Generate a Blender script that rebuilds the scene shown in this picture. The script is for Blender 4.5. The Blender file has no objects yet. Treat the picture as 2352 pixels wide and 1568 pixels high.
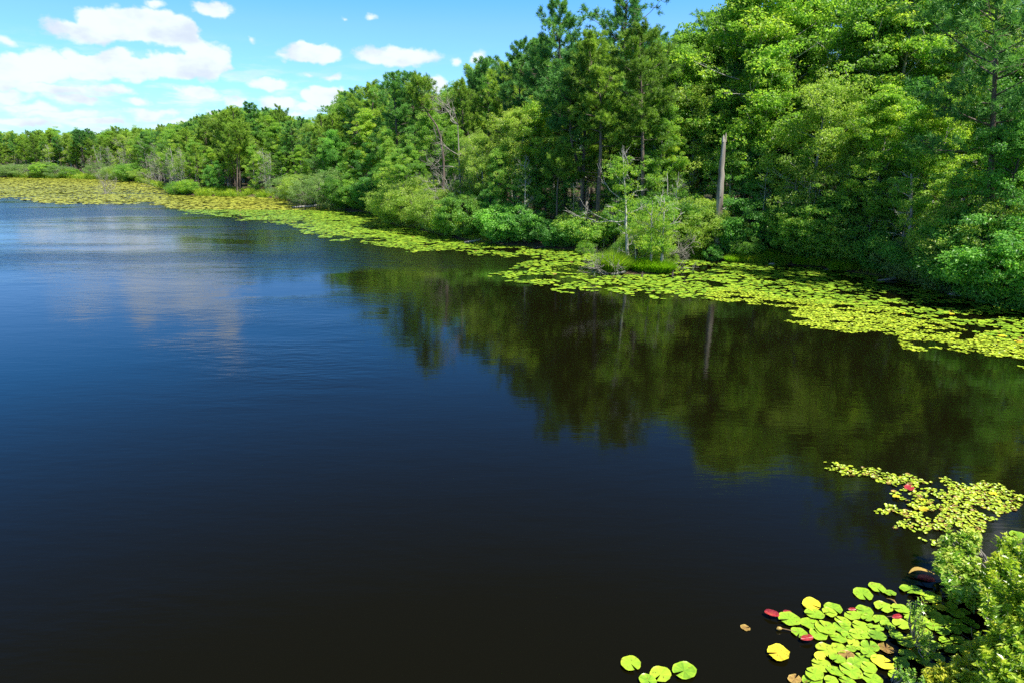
import bpy, math, random
import numpy as np
R = math.radians
rng = np.random.default_rng(7)
scene = bpy.context.scene
COL = scene.collection

# ------------------------------------------------------------------ camera, sky, sun, exposure
CAM_H = 8.0
PITCH = R(15.7)
CP, SP = math.cos(PITCH), math.sin(PITCH)
cam_d = bpy.data.cameras.new('camera')
cam_d.sensor_width = 36.0
cam_d.lens = 24.0
cam_d.clip_start = 0.1
cam_d.clip_end = 9000
cam = bpy.data.objects.new('camera', cam_d)
cam.location = (0, 0, CAM_H)
cam.rotation_euler = (R(90) - PITCH, 0, 0)
COL.objects.link(cam)
scene.camera = cam

SUN_EL = R(61)
SUN_AZ = R(127)          # clockwise from +Y (the way the camera looks)
sun_d = bpy.data.lights.new('sun', 'SUN')
sun_d.energy = 5.0
sun_d.angle = R(0.5)
sun_d.color = (1.0, 0.95, 0.87)
sun = bpy.data.objects.new('sun', sun_d)
sun.rotation_euler = (R(90) - SUN_EL, 0, math.pi - SUN_AZ)
COL.objects.link(sun)

scene.view_settings.view_transform = 'Standard'
scene.view_settings.look = 'None'
scene.view_settings.exposure = 1.03
scene.view_settings.gamma = 1.0
scene.cycles.max_bounces = 6
scene.cycles.diffuse_bounces = 3
scene.cycles.glossy_bounces = 3
scene.cycles.transmission_bounces = 4
scene.cycles.transparent_max_bounces = 8
scene.cycles.caustics_reflective = False
scene.cycles.caustics_refractive = False
scene.cycles.sample_clamp_indirect = 6.0
scene.cycles.use_denoising = False
try:
    scene.cycles.denoiser = 'OPENIMAGEDENOISE'
    scene.cycles.denoising_input_passes = 'RGB_ALBEDO_NORMAL'
    scene.cycles.denoising_prefilter = 'ACCURATE'
except Exception:
    pass

# --- pixel <-> world, in a 2352 x 1568 frame (layout measurements only)
FQ, CXQ, CYQ = 1568.0, 1176.0, 784.0
def W(px, py, Y):
    """point at forward distance Y seen at (px, py)"""
    v = (CYQ - py) / FQ
    zz = Y * (v * CP - SP) / (CP + v * SP)
    d = Y * CP - zz * SP
    return np.array([(px - CXQ) / FQ * d, Y, zz + CAM_H])
def G(px, py, z=0.0):
    """point of the plane z seen at (px, py)"""
    v = (CYQ - py) / FQ
    Y = (z - CAM_H) * (CP + v * SP) / (v * CP - SP)
    return W(px, py, Y)
def toq(X, Y, Z):
    d = Y * CP - (Z - CAM_H) * SP
    up = Y * SP + (Z - CAM_H) * CP
    d = np.where(np.abs(d) < 1e-3, 1e-3, d)
    return CXQ + FQ * X / d, CYQ - FQ * up / d, d

# ------------------------------------------------------------------ world
world = bpy.data.worlds.new('World')
scene.world = world
world.use_nodes = True
wt = world.node_tree
wn, wl = wt.nodes, wt.links
for n in list(wn): wn.remove(n)
def wnode(t, **k):
    n = wn.new(t)
    for a, b in k.items(): setattr(n, a, b)
    return n
def wmath(op, a, b=None, c=None, clamp=False):
    n = wn.new('ShaderNodeMath'); n.operation = op; n.use_clamp = clamp
    for i, s in enumerate((a, b, c)):
        if s is None: continue
        if isinstance(s, (int, float)): n.inputs[i].default_value = s
        else: wl.new(s, n.inputs[i])
    return n.outputs[0]
SKY_GAIN = 0.100
sky = wnode('ShaderNodeTexSky', sky_type='NISHITA', sun_disc=False)
sky.sun_elevation = SUN_EL
sky.sun_rotation = SUN_AZ
sky.altitude = 50
sky.air_density = 1.0
sky.dust_density = 0.35
sky.ozone_density = 3.5
tc = wnode('ShaderNodeTexCoord')
sep = wnode('ShaderNodeSeparateXYZ'); wl.new(tc.outputs['Generated'], sep.inputs[0])
az = wmath('ARCTAN2', sep.outputs[0], sep.outputs[1])
el = wmath('ARCSINE', sep.outputs[2])
azd = wmath('MULTIPLY', az, 180 / math.pi)
eld = wmath('MULTIPLY', el, 180 / math.pi)
comb = wnode('ShaderNodeCombineXYZ'); wl.new(azd, comb.inputs[0]); wl.new(eld, comb.inputs[1])
def wvec(op, a, b):
    n = wn.new('ShaderNodeVectorMath'); n.operation = op
    for i, s in enumerate((a, b)):
        if isinstance(s, tuple): n.inputs[i].default_value = s
        elif s is not None: wl.new(s, n.inputs[i])
    return n
# warp the direction a little so cloud edges billow
nz = wnode('ShaderNodeTexNoise'); nz.inputs['Scale'].default_value = 0.55; nz.inputs['Detail'].default_value = 5; nz.inputs['Roughness'].default_value = 0.5
wl.new(comb.outputs[0], nz.inputs['Vector'])
w1 = wvec('SUBTRACT', nz.outputs['Color'], (0.5, 0.5, 0.5))
w2 = wvec('MULTIPLY', w1.outputs[0], (2.4, 1.3, 0))
wp = wvec('ADD', comb.outputs[0], None); wl.new(w2.outputs[0], wp.inputs[1])
P0 = wp.outputs[0]
def azel(px, py):
    x = (px - CXQ) / FQ; u = (CYQ - py) / FQ
    fy = CP + u * SP; fz = -SP + u * CP
    return math.degrees(math.atan2(x, fy)), math.degrees(math.atan2(fz, math.hypot(x, fy)))
# (centre x, centre y, half width, half height) of the cumulus seen in the photograph's sky
CL = [(225, 60, 48, 34), (268, 42, 32, 25), (335, 60, 78, 36), (400, 74, 58, 30), (160, 58, 42, 16), (300, 86, 130, 15), (448, 104, 40, 18),
      (470, 140, 50, 38), (400, 150, 62, 28), (330, 156, 52, 22), (265, 148, 52, 25), (200, 152, 46, 27), (165, 140, 30, 28), (105, 152, 48, 36), (95, 112, 15, 15), (112, 130, 24, 20),
      (50, 165, 60, 30), (8, 178, 40, 28), (120, 208, 80, 13), (250, 202, 48, 12), (12, 220, 45, 14), (170, 228, 66, 11), (318, 232, 30, 13), (60, 247, 74, 10), (150, 263, 95, 11),
      (40, 281, 90, 10), (230, 281, 80, 10), (350, 265, 50, 13), (460, 214, 44, 18), (540, 230, 26, 12), (440, 283, 55, 10), (505, 262, 30, 9),
      (612, 192, 50, 17), (712, 122, 66, 23), (912, 128, 98, 21), (752, 224, 52, 26), (710, 248, 50, 12), (640, 238, 42, 13), (600, 262, 40, 8), (668, 262, 40, 7),
      (1000, 195, 30, 17), (1046, 142, 13, 8), (487, 22, 44, 15), (350, 6, 22, 8), (757, 177, 24, 9), (706, 170, 12, 5), (1104, 130, 22, 16), (845, 44, 16, 6), (580, 88, 10, 6), (795, 47, 9, 5), (15, 100, 16, 10)]
CLD = [(38.0, 27.0, 4.0, 2.5), (9.5, 21.8, 2.6, 1.0), (29, 23.5, 2.0, 1.2), (-60, 14, 14, 3), (-95, 20, 16, 5), (75, 22, 12, 4), (150, 25, 20, 6), (-150, 30, 18, 7)]
blobs = []
for (x, y, a, b) in CL:
    c = azel(x, y); blobs.append((c[0], c[1], a * math.degrees(1 / FQ), b * math.degrees(1 / FQ)))
blobs += CLD
for (x, y, a, b) in [(325, 702, 34, 34), (400, 692, 110, 24), (470, 700, 60, 30), (522, 728, 30, 44), (200, 690, 70, 16)]:   # clouds just above the frame, known from their reflection
    c = azel(x, y); blobs.append((c[0], -c[1], a * math.degrees(1 / FQ), b * math.degrees(1 / FQ)))
acc = None
for (a0, e0, ra, re) in blobs:
    s = wvec('SUBTRACT', P0, (a0, e0, 0))
    m = wvec('MULTIPLY', s.outputs[0], (1 / ra, 1 / re, 0))
    l = wvec('LENGTH', m.outputs[0], None)
    d = wmath('MULTIPLY_ADD', l.outputs['Value'], min(ra, re * 2.0), -min(ra, re * 2.0))
    acc = d if acc is None else wmath('MINIMUM', acc, d)
dist = acc                                            # degrees outside (+) or inside (-) the nearest cloud
nf = wnode('ShaderNodeTexNoise'); nf.inputs['Scale'].default_value = 0.8; nf.inputs['Detail'].default_value = 7; nf.inputs['Roughness'].default_value = 0.57
st = wvec('MULTIPLY', comb.outputs[0], (1, 1.8, 1)); wl.new(st.outputs[0], nf.inputs['Vector'])
nfc = wmath('SUBTRACT', nf.outputs['Fac'], 0.5)
ed = wmath('MULTIPLY_ADD', nfc, 1.1, dist)
mr = wnode('ShaderNodeMapRange', interpolation_type='SMOOTHSTEP')
wl.new(ed, mr.inputs[0]); mr.inputs[1].default_value = 0.06; mr.inputs[2].default_value = -0.50; mr.inputs[3].default_value = 0; mr.inputs[4].default_value = 1
# thin veil of broken cloud towards the left horizon
nv = wnode('ShaderNodeTexNoise'); nv.inputs['Scale'].default_value = 0.5; nv.inputs['Detail'].default_value = 5; nv.inputs['Roughness'].default_value = 0.55
sv = wvec('MULTIPLY', comb.outputs[0], (0.55, 2.4, 1)); wl.new(sv.outputs[0], nv.inputs['Vector'])
veil = wnode('ShaderNodeMapRange', interpolation_type='SMOOTHSTEP'); wl.new(nv.outputs['Fac'], veil.inputs[0])
veil.inputs[1].default_value = 0.44; veil.inputs[2].default_value = 0.66; veil.inputs[3].default_value = 0; veil.inputs[4].default_value = 0.85
hfade = wnode('ShaderNodeMapRange', interpolation_type='SMOOTHSTEP'); wl.new(eld, hfade.inputs[0])
hfade.inputs[1].default_value = 8.5; hfade.inputs[2].default_value = 3.0; hfade.inputs[3].default_value = 0; hfade.inputs[4].default_value = 1
afade = wnode('ShaderNodeMapRange', interpolation_type='SMOOTHSTEP'); wl.new(azd, afade.inputs[0])
afade.inputs[1].default_value = -8; afade.inputs[2].default_value = -24; afade.inputs[3].default_value = 0.25; afade.inputs[4].default_value = 1
v2 = wmath('MULTIPLY', veil.outputs[0], hfade.outputs[0]); v3 = wmath('MULTIPLY', v2, afade.outputs[0])
alpha = wmath('MAXIMUM', mr.outputs[0], v3)
# cloud body: white tops, faint lavender-grey undersides from broad noise
ns = wnode('ShaderNodeTexNoise'); ns.inputs['Scale'].default_value = 0.30; ns.inputs['Detail'].default_value = 4; ns.inputs['Roughness'].default_value = 0.5
so = wvec('ADD', st.outputs[0], (11.3, 4.7, 0)); wl.new(so.outputs[0], ns.inputs['Vector'])
shade = wnode('ShaderNodeMapRange', interpolation_type='SMOOTHSTEP'); wl.new(ns.outputs['Fac'], shade.inputs[0])
shade.inputs[1].default_value = 0.30; shade.inputs[2].default_value = 0.56
ccol = wnode('ShaderNodeMix', data_type='RGBA'); wl.new(shade.outputs[0], ccol.inputs['Factor'])
ccol.inputs['A'].default_value = (0.36, 0.41, 0.48, 1); ccol.inputs['B'].default_value = (0.465, 0.52, 0.585, 1)
skg = wnode('ShaderNodeMix', data_type='RGBA', blend_type='MULTIPLY'); skg.inputs['Factor'].default_value = 1
wl.new(sky.outputs[0], skg.inputs['A'])
def tintstep(a, b, ca, cb):
    d_ = wnode('ShaderNodeMapRange'); wl.new(eld, d_.inputs[0]); d_.inputs[1].default_value = a; d_.inputs[2].default_value = b
    t_ = wnode('ShaderNodeMix', data_type='RGBA'); wl.new(d_.outputs[0], t_.inputs['Factor'])
    if isinstance(ca, tuple): t_.inputs['A'].default_value = ca
    else: wl.new(ca, t_.inputs['A'])
    t_.inputs['B'].default_value = cb
    return t_
t1_ = tintstep(9, 15, (0.51, 0.83, 1.24, 1), (0.18, 0.80, 1.32, 1))
tnt = tintstep(15, 36, t1_.outputs['Result'], (0.11, 0.23, 0.30, 1))
wl.new(tnt.outputs['Result'], skg.inputs['B'])
ck = wvec('MULTIPLY', ccol.outputs['Result'], (1 / SKY_GAIN,) * 3)
mx = wnode('ShaderNodeMix', data_type='RGBA'); wl.new(alpha, mx.inputs['Factor'])
wl.new(skg.outputs['Result'], mx.inputs['A']); wl.new(ck.outputs[0], mx.inputs['B'])
bg = wnode('ShaderNodeBackground'); bg.inputs['Strength'].default_value = SKY_GAIN
wl.new(mx.outputs['Result'], bg.inputs['Color'])
wo = wnode('ShaderNodeOutputWorld'); wl.new(bg.outputs[0], wo.inputs[0])
world.cycles.sampling_method = 'MANUAL'
world.cycles.sample_map_resolution = 512

# ------------------------------------------------------------------ helpers
def vnoise(x, y, seed=0):
    """smooth 2-d value noise 0..1"""
    xi = np.floor(x).astype(np.int64); yi = np.floor(y).astype(np.int64)
    fx = x - xi; fy = y - yi
    fx = fx * fx * (3 - 2 * fx); fy = fy * fy * (3 - 2 * fy)
    def h(a, b):
        n = (a * 374761393 + b * 668265263 + seed * 1442695041) & 0xffffffff
        n = ((n ^ (n >> 13)) * 1274126177) & 0xffffffff
        return ((n ^ (n >> 16)) & 0xffff) / 65535.0
    a = h(xi, yi) * (1 - fx) + h(xi + 1, yi) * fx
    b = h(xi, yi + 1) * (1 - fx) + h(xi + 1, yi + 1) * fx
    return a * (1 - fy) + b * fy
def fbm(x, y, seed=0, o=4):
    s = 0; a = 0.5; t = 0
    for i in range(o):
        s = s + a * vnoise(x, y, seed + i); t += a
        x = x * 2.03 + 5.1; y = y * 2.03 + 1.7; a *= 0.5
    return s / t

class MB:
    """collects triangles and quads with a per-face tint, builds ONE mesh object"""
    def __init__(s): s.v = []; s.f4 = []; s.f3 = []; s.t4 = []; s.t3 = []; s.n = 0
    def add(s, verts, faces, tint=0.5):
        verts = np.asarray(verts, float).reshape(-1, 3); faces = np.asarray(faces, np.int64)
        t = np.broadcast_to(np.asarray(tint, float), (len(faces),))
        if faces.shape[1] == 4: s.f4.append(faces + s.n); s.t4.append(t)
        else: s.f3.append(faces + s.n); s.t3.append(t)
        s.v.append(verts); s.n += len(verts)
    def mesh(s, name, mats, smooth=False):
        me = bpy.data.meshes.new(name)
        v = np.concatenate(s.v)
        f4 = np.concatenate(s.f4) if s.f4 else np.zeros((0, 4), np.int64)
        f3 = np.concatenate(s.f3) if s.f3 else np.zeros((0, 3), np.int64)
        tt = np.concatenate(s.t4 + s.t3)
        loops = np.concatenate([f4.ravel(), f3.ravel()])
        tot = np.concatenate([np.full(len(f4), 4), np.full(len(f3), 3)])
        st_ = np.concatenate([[0], np.cumsum(tot)[:-1]])
        me.vertices.add(len(v)); me.vertices.foreach_set('co', v.ravel().astype(np.float32))
        me.loops.add(len(loops)); me.loops.foreach_set('vertex_index', loops.astype(np.int32))
        me.polygons.add(len(tot)); me.polygons.foreach_set('loop_start', st_.astype(np.int32))
        me.update(calc_edges=True)
        at = me.attributes.new('tint', 'FLOAT', 'FACE'); at.data.foreach_set('value', tt.astype(np.float32))
        me.polygons.foreach_set('use_smooth', np.full(len(tot), smooth))
        for m in (mats if isinstance(mats, (list, tuple)) else [mats]): me.materials.append(m)
        return me
    def build(s, name, mats, parent=None, smooth=False, loc=None):
        o = bpy.data.objects.new(name, s.mesh(name, mats, smooth)); COL.objects.link(o)
        if parent: o.parent = parent
        if loc is not None: o.location = loc
        return o
def tag(o, label=None, cat=None, group=None, kind=None):
    if label: o['label'] = label
    if cat: o['category'] = cat
    if group: o['group'] = group
    if kind: o['kind'] = kind
    return o
def empty(name, loc=(0, 0, 0), rz=0):
    o = bpy.data.objects.new(name, None); COL.objects.link(o)
    o.location = tuple(float(a) for a in loc); o.rotation_euler = (0, 0, rz); o.empty_display_size = 0.3
    return o
def copy_tree(src, loc, rz=0, sc=(1, 1, 1)):
    r = src.copy(); COL.objects.link(r); r.location = tuple(float(a) for a in loc); r.rotation_euler = (0, 0, rz); r.scale = sc
    for ch in src.children:
        c = ch.copy(); COL.objects.link(c); c.parent = r
    for k in ('label', 'group'):
        if k in r: del r[k]
    return r
def norm(a): return a / np.maximum(np.linalg.norm(a, axis=-1, keepdims=True), 1e-9)

def tube(mb, pts, rad, sides=6, tint=0.5, cap=True):
    pts = np.asarray(pts, float); rad = np.asarray(rad, float); n = len(pts)
    d = norm(np.gradient(pts, axis=0))
    ref = np.array([0.0, 0, 1.0]) if abs(d[0, 2]) < 0.9 else np.array([1.0, 0, 0])
    u = norm(np.cross(d, ref)); w = np.cross(d, u)
    a = np.linspace(0, 2 * math.pi, sides, endpoint=False)
    ring = pts[:, None, :] + rad[:, None, None] * (np.cos(a)[None, :, None] * u[:, None, :] + np.sin(a)[None, :, None] * w[:, None, :])
    v = ring.reshape(-1, 3)
    i, j = np.meshgrid(np.arange(n - 1), np.arange(sides), indexing='ij'); j2 = (j + 1) % sides
    f = np.stack([i * sides + j, i * sides + j2, (i + 1) * sides + j2, (i + 1) * sides + j], -1).reshape(-1, 4)
    mb.add(v, f, tint)
    if cap:
        v2 = np.concatenate([ring[-1], pts[-1:] + d[-1:] * rad[-1] * 0.4])
        mb.add(v2, [[k, (k + 1) % sides, sides] for k in range(sides)], tint)
def wig(p, q, n, amp, r, droop=0.0):
    t = np.linspace(0, 1, n)[:, None]
    P = p + (q - p) * t
    j = r.normal(0, 1, (n, 3)) * amp; j[0] = 0
    P = P + np.cumsum(j, 0) / math.sqrt(n)
    P[:, 2] += droop * 4 * (t[:, 0] * (1 - t[:, 0]))
    return P

def leaves(mb, c, axis, nrm, L, Wd, tint):
    """rhombic leaves folded slightly along the midrib"""
    axis = norm(axis); side = norm(np.cross(axis, nrm)); up = np.cross(side, axis)
    L = np.broadcast_to(L, (len(c),))[:, None]; Wd = np.broadcast_to(Wd, (len(c),))[:, None]
    a = c - axis * L * 0.5; b = c + axis * L * 0.5 - up * L * 0.12
    l = c + side * Wd * 0.5 + up * Wd * 0.15 - axis * L * 0.05; r_ = c - side * Wd * 0.5 + up * Wd * 0.15 - axis * L * 0.05
    v = np.stack([a, l, b, r_], 1).reshape(-1, 3)
    f = np.arange(len(c) * 4).reshape(-1, 4)
    mb.add(v, f, tint)
def clump(mb, cen, rad, flat, n, L, Wd, r, tint, up=0.55):
    """spray of leaves: flattened ball, denser on its shell"""
    d = norm(r.normal(0, 1, (n, 3)))
    rr = rad * r.uniform(0.35, 1.0, (n, 1)) ** 0.6
    p = d * rr; p[:, 2] *= flat
    nrm = norm(np.array([0, 0, 1.0]) * up + d * 0.45 + r.normal(0, 0.42, (n, 3)))
    ax = d + r.normal(0, 0.6, (n, 3)); ax[:, 2] -= 0.25
    leaves(mb, cen + p, ax, nrm, L * r.uniform(0.7, 1.25, n), Wd * r.uniform(0.7, 1.2, n), np.clip(tint + r.normal(0, 0.16, n), 0, 1))
def tuft(mb, cen, dirs, n, L, w, r, tint):
    """pine tufts: n needle bundles round each centre"""
    m = len(cen)
    d = norm(np.repeat(dirs, n, 0) * 0.75 + r.normal(0, 0.62, (m * n, 3)))
    c = np.repeat(cen, n, 0)
    s = norm(np.cross(d, r.normal(0, 1, (m * n, 3))))
    LL = (L * r.uniform(0.65, 1.15, (m * n, 1)))
    tip = c + d * LL - np.array([0, 0, 0.10]) * LL
    v = np.stack([c - s * w * 0.5, c + s * w * 0.5, tip + s * w * .3, tip - s * w * 0.3], 1).reshape(-1, 3)
    mb.add(v, np.arange(m * n * 4).reshape(-1, 4), np.clip(np.repeat(tint, n) + r.normal(0, 0.12, m * n), 0, 1))

# ------------------------------------------------------------------ materials
def newmat(name):
    m = bpy.data.materials.new(name); m.use_nodes = True
    nt = m.node_tree
    for n in list(nt.nodes): nt.nodes.remove(n)
    return m, nt, nt.nodes, nt.links
def ramp(nodes, stops):
    r_ = nodes.new('ShaderNodeValToRGB')
    e = r_.color_ramp.elements
    while len(e) > 1: e.remove(e[-1])
    e[0].position = stops[0][0]; e[0].color = (*stops[0][1], 1)
    for p, c in stops[1:]:
        k = e.new(p); k.color = (*c, 1)
    return r_
def leafmat(name, dark, mid, light, trans=0.35, rough=0.42, spec=0.4, vary=0.42):
    m, nt, N, L = newmat(name)
    at = N.new('ShaderNodeAttribute'); at.attribute_name = 'tint'
    oi = N.new('ShaderNodeObjectInfo')
    ad = N.new('ShaderNodeMath'); ad.operation = 'MULTIPLY_ADD'; L.new(oi.outputs['Random'], ad.inputs[0]); ad.inputs[1].default_value = vary; ad.inputs[2].default_value = -vary / 2
    s = N.new('ShaderNodeMath'); s.operation = 'ADD'; L.new(at.outputs['Fac'], s.inputs[0]); L.new(ad.outputs[0], s.inputs[1])
    cr = ramp(N, [(0.0, dark), (0.5, mid), (1.0, light)]); L.new(s.outputs[0], cr.inputs[0])
    p = N.new('ShaderNodeBsdfPrincipled'); L.new(cr.outputs[0], p.inputs['Base Color'])
    p.inputs['Roughness'].default_value = rough; p.inputs['Specular IOR Level'].default_value = spec
    t = N.new('ShaderNodeBsdfTranslucent')
    hs = N.new('ShaderNodeMix'); hs.data_type = 'RGBA'; hs.blend_type = 'MULTIPLY'; hs.inputs['Factor'].default_value = 1
    L.new(cr.outputs[0], hs.inputs['A']); hs.inputs['B'].default_value = (1.35, 1.45, 0.75, 1)
    L.new(hs.outputs['Result'], t.inputs['Color'])
    mx_ = N.new('ShaderNodeMixShader'); mx_.inputs[0].default_value = trans * 1.35
    L.new(p.outputs[0], mx_.inputs[1]); L.new(t.outputs[0], mx_.inputs[2])
    o = N.new('ShaderNodeOutputMaterial'); L.new(mx_.outputs[0], o.inputs[0])
    return m
def barkmat(name, a, b, scale=6.0, rough=0.9, stretch=0.15, bump=0.6):
    m, nt, N, L = newmat(name)
    tcn = N.new('ShaderNodeTexCoord'); mp = N.new('ShaderNodeMapping'); mp.inputs['Scale'].default_value = (1, 1, stretch)
    L.new(tcn.outputs['Object'], mp.inputs[0])
    nzz = N.new('ShaderNodeTexNoise'); nzz.inputs['Scale'].default_value = scale; nzz.inputs['Detail'].default_value = 6; L.new(mp.outputs[0], nzz.inputs['Vector'])
    cr = ramp(N, [(0.32, a), (0.68, b)]); L.new(nzz.outputs['Fac'], cr.inputs[0])
    p = N.new('ShaderNodeBsdfPrincipled'); p.inputs['Roughness'].default_value = rough; L.new(cr.outputs[0], p.inputs['Base Color'])
    bp = N.new('ShaderNodeBump'); bp.inputs['Strength'].default_value = bump; bp.inputs['Distance'].default_value = 0.03
    L.new(nzz.outputs['Fac'], bp.inputs['Height']); L.new(bp.outputs[0], p.inputs['Normal'])
    o = N.new('ShaderNodeOutputMaterial'); L.new(p.outputs[0], o.inputs[0])
    return m

M = {}
M['leaf_bright'] = leafmat('bright_green_leaves', (0.099, 0.204, 0.042), (0.238, 0.439, 0.062), (0.467, 0.573, 0.075), 0.42)
M['leaf_mid'] = leafmat('mid_green_leaves', (0.089, 0.200, 0.053), (0.213, 0.421, 0.069), (0.450, 0.580, 0.097), 0.38)
M['leaf_deep'] = leafmat('deep_green_leaves', (0.067, 0.185, 0.048), (0.146, 0.365, 0.064), (0.292, 0.580, 0.084), 0.32)
M['leaf_pale'] = leafmat('pale_yellow_green_leaves', (0.149, 0.257, 0.048), (0.316, 0.454, 0.085), (0.470, 0.567, 0.113), 0.40)
M['leaf_grey'] = leafmat('grey_green_leaves', (0.103, 0.185, 0.061), (0.194, 0.320, 0.100), (0.341, 0.467, 0.140), 0.32)
M['needle_dark'] = leafmat('dark_pine_needles', (0.056, 0.171, 0.053), (0.126, 0.315, 0.068), (0.252, 0.479, 0.091), 0.22, 0.5, 0.3)
M['needle_olive'] = leafmat('olive_pine_needles', (0.108, 0.200, 0.034), (0.224, 0.374, 0.049), (0.407, 0.561, 0.069), 0.28, 0.5, 0.3)
M['bark_pine'] = barkmat('pine_bark', (0.05, 0.036, 0.026), (0.20, 0.155, 0.12), 5)
M['bark_dark'] = barkmat('dark_bark', (0.035, 0.030, 0.024), (0.11, 0.09, 0.07), 6)
M['bark_grey'] = barkmat('grey_bark', (0.17, 0.16, 0.14), (0.50, 0.48, 0.43), 7)
M['bark_pale'] = barkmat('weathered_pale_wood', (0.10, 0.088, 0.072), (0.38, 0.345, 0.30), 4, stretch=0.06, bump=0.9)
M['snag_wood'] = barkmat('snag_wood', (0.07, 0.05, 0.035), (0.42, 0.385, 0.33), 3.0, stretch=0.12, bump=1.0)
M['twig_grey'] = barkmat('dry_grey_twigs', (0.13, 0.12, 0.10), (0.36, 0.33, 0.29), 9)

# ground: leaf litter, soil, moss
m, nt, N, L = newmat('bank_soil')
geo = N.new('ShaderNodeNewGeometry')
n1 = N.new('ShaderNodeTexNoise'); n1.inputs['Scale'].default_value = 0.35; n1.inputs['Detail'].default_value = 8; L.new(geo.outputs['Position'], n1.inputs['Vector'])
n2 = N.new('ShaderNodeTexNoise'); n2.inputs['Scale'].default_value = 7; n2.inputs['Detail'].default_value = 6; L.new(geo.outputs['Position'], n2.inputs['Vector'])
c1 = ramp(N, [(0.35, (0.022, 0.016, 0.010)), (0.5, (0.075, 0.048, 0.026)), (0.62, (0.05, 0.065, 0.018)), (0.75, (0.12, 0.08, 0.045))]); L.new(n1.outputs['Fac'], c1.inputs[0])
c2 = ramp(N, [(0.3, (0.35, 0.33, 0.30)), (0.7, (1.5, 1.4, 1.3))]); L.new(n2.outputs['Fac'], c2.inputs[0])
mm = N.new('ShaderNodeMix'); mm.data_type = 'RGBA'; mm.blend_type = 'MULTIPLY'; mm.inputs['Factor'].default_value = 1; L.new(c1.outputs[0], mm.inputs['A']); L.new(c2.outputs[0], mm.inputs['B'])
p = N.new('ShaderNodeBsdfPrincipled'); p.inputs['Roughness'].default_value = 0.95; L.new(mm.outputs['Result'], p.inputs['Base Color'])
bp = N.new('ShaderNodeBump'); bp.inputs['Strength'].default_value = 0.8; bp.inputs['Distance'].default_value = 0.08; L.new(n2.outputs['Fac'], bp.inputs['Height']); L.new(bp.outputs[0], p.inputs['Normal'])
o = N.new('ShaderNodeOutputMaterial'); L.new(p.outputs[0], o.inputs[0]); M['soil'] = m

# water: tannin-dark, Fresnel reflection, wind-ruffled in bands far out and calm near the trees
m, nt, N, L = newmat('lake_water')
geo = N.new('ShaderNodeNewGeometry')
sp_ = N.new('ShaderNodeSeparateXYZ'); L.new(geo.outputs['Position'], sp_.inputs[0])
def mth(op, a, b=None, c=None, clamp=False):
    n = N.new('ShaderNodeMath'); n.operation = op; n.use_clamp = clamp
    for i, s_ in enumerate((a, b, c)):
        if s_ is None: continue
        if isinstance(s_, (int, float)): n.inputs[i].default_value = s_
        else: L.new(s_, n.inputs[i])
    return n.outputs[0]
def mrange(v, a, b, c=0.0, d=1.0):
    n = N.new('ShaderNodeMapRange'); n.interpolation_type = 'SMOOTHSTEP'; L.new(v, n.inputs[0])
    for i, k in enumerate((a, b, c, d)):
        if isinstance(k, (int, float)): n.inputs[i + 1].default_value = k
        else: L.new(k, n.inputs[i + 1])
    return n.outputs[0]
def wnoise(scale, stretch, det=3, rot=0.0):
    mp = N.new('ShaderNodeMapping'); mp.inputs['Scale'].default_value = (stretch[0], stretch[1], 1); mp.inputs['Rotation'].default_value = (0, 0, rot)
    L.new(geo.outputs['Position'], mp.inputs[0])
    n = N.new('ShaderNodeTexNoise'); n.inputs['Scale'].default_value = scale; n.inputs['Detail'].default_value = det; L.new(mp.outputs[0], n.inputs['Vector'])
    return n.outputs['Fac']
band = wnoise(0.05, (0.45, 1.5), 3, 0.12)                 # wind lanes lying across the lake
bandm = mrange(band, 0.40, 0.60)
far = mrange(mth('MULTIPLY_ADD', wnoise(0.035, (1, 1), 2), mth('MULTIPLY_ADD', mrange(sp_.outputs[0], -10.0, -24.0), 34.0, 2.0), sp_.outputs[1]), 46.0, mth('MULTIPLY_ADD', mrange(sp_.outputs[0], -10.0, -24.0), 22.0, 50.0))                  # ruffled beyond the sheltered water
far2 = mrange(sp_.outputs[1], 60.0, 95.0)
xx = mrange(sp_.outputs[0], 12.0, 2.0)
ruf = mth('MULTIPLY', far, xx)
mid_x = mrange(sp_.outputs[0], -26.0, -12.0, 0.12, 0.75)
ruf = mth('MULTIPLY', ruf, mth('MULTIPLY_ADD', bandm, mth('SUBTRACT', 1.0, mid_x), mid_x))
fine = wnoise(2.6, (0.5, 1.6), 4, 0.1); mid_ = wnoise(0.7, (0.5, 1.5), 3, 0.1)
near_cat = mrange(wnoise(0.09, (0.6, 1.2), 2, 0.3), 0.5, 0.66)
leftm = mrange(sp_.outputs[0], -2.0, -9.0)
catp = mth('MULTIPLY', near_cat, leftm)
hgt = mth('ADD', mth('MULTIPLY', fine, 0.5), mid_)
amp = mth('MULTIPLY_ADD', ruf, 0.14, mth('MULTIPLY_ADD', catp, 0.035, 0.010))
bp = N.new('ShaderNodeBump'); bp.inputs['Strength'].default_value = 1.0; L.new(mth('MULTIPLY', hgt, amp), bp.inputs['Height']); bp.inputs['Distance'].default_value = 0.5
p = N.new('ShaderNodeBsdfPrincipled')
p.inputs['Base Color'].default_value = (0.0038, 0.0034, 0.0010, 1); p.inputs['IOR'].default_value = 1.315
rg = mth('MULTIPLY_ADD', ruf, 0.16, mth('MULTIPLY_ADD', catp, 0.06, 0.06))
L.new(rg, p.inputs['Roughness']); L.new(bp.outputs[0], p.inputs['Normal'])
o = N.new('ShaderNodeOutputMaterial'); L.new(p.outputs[0], o.inputs[0]); M['water'] = m

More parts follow.
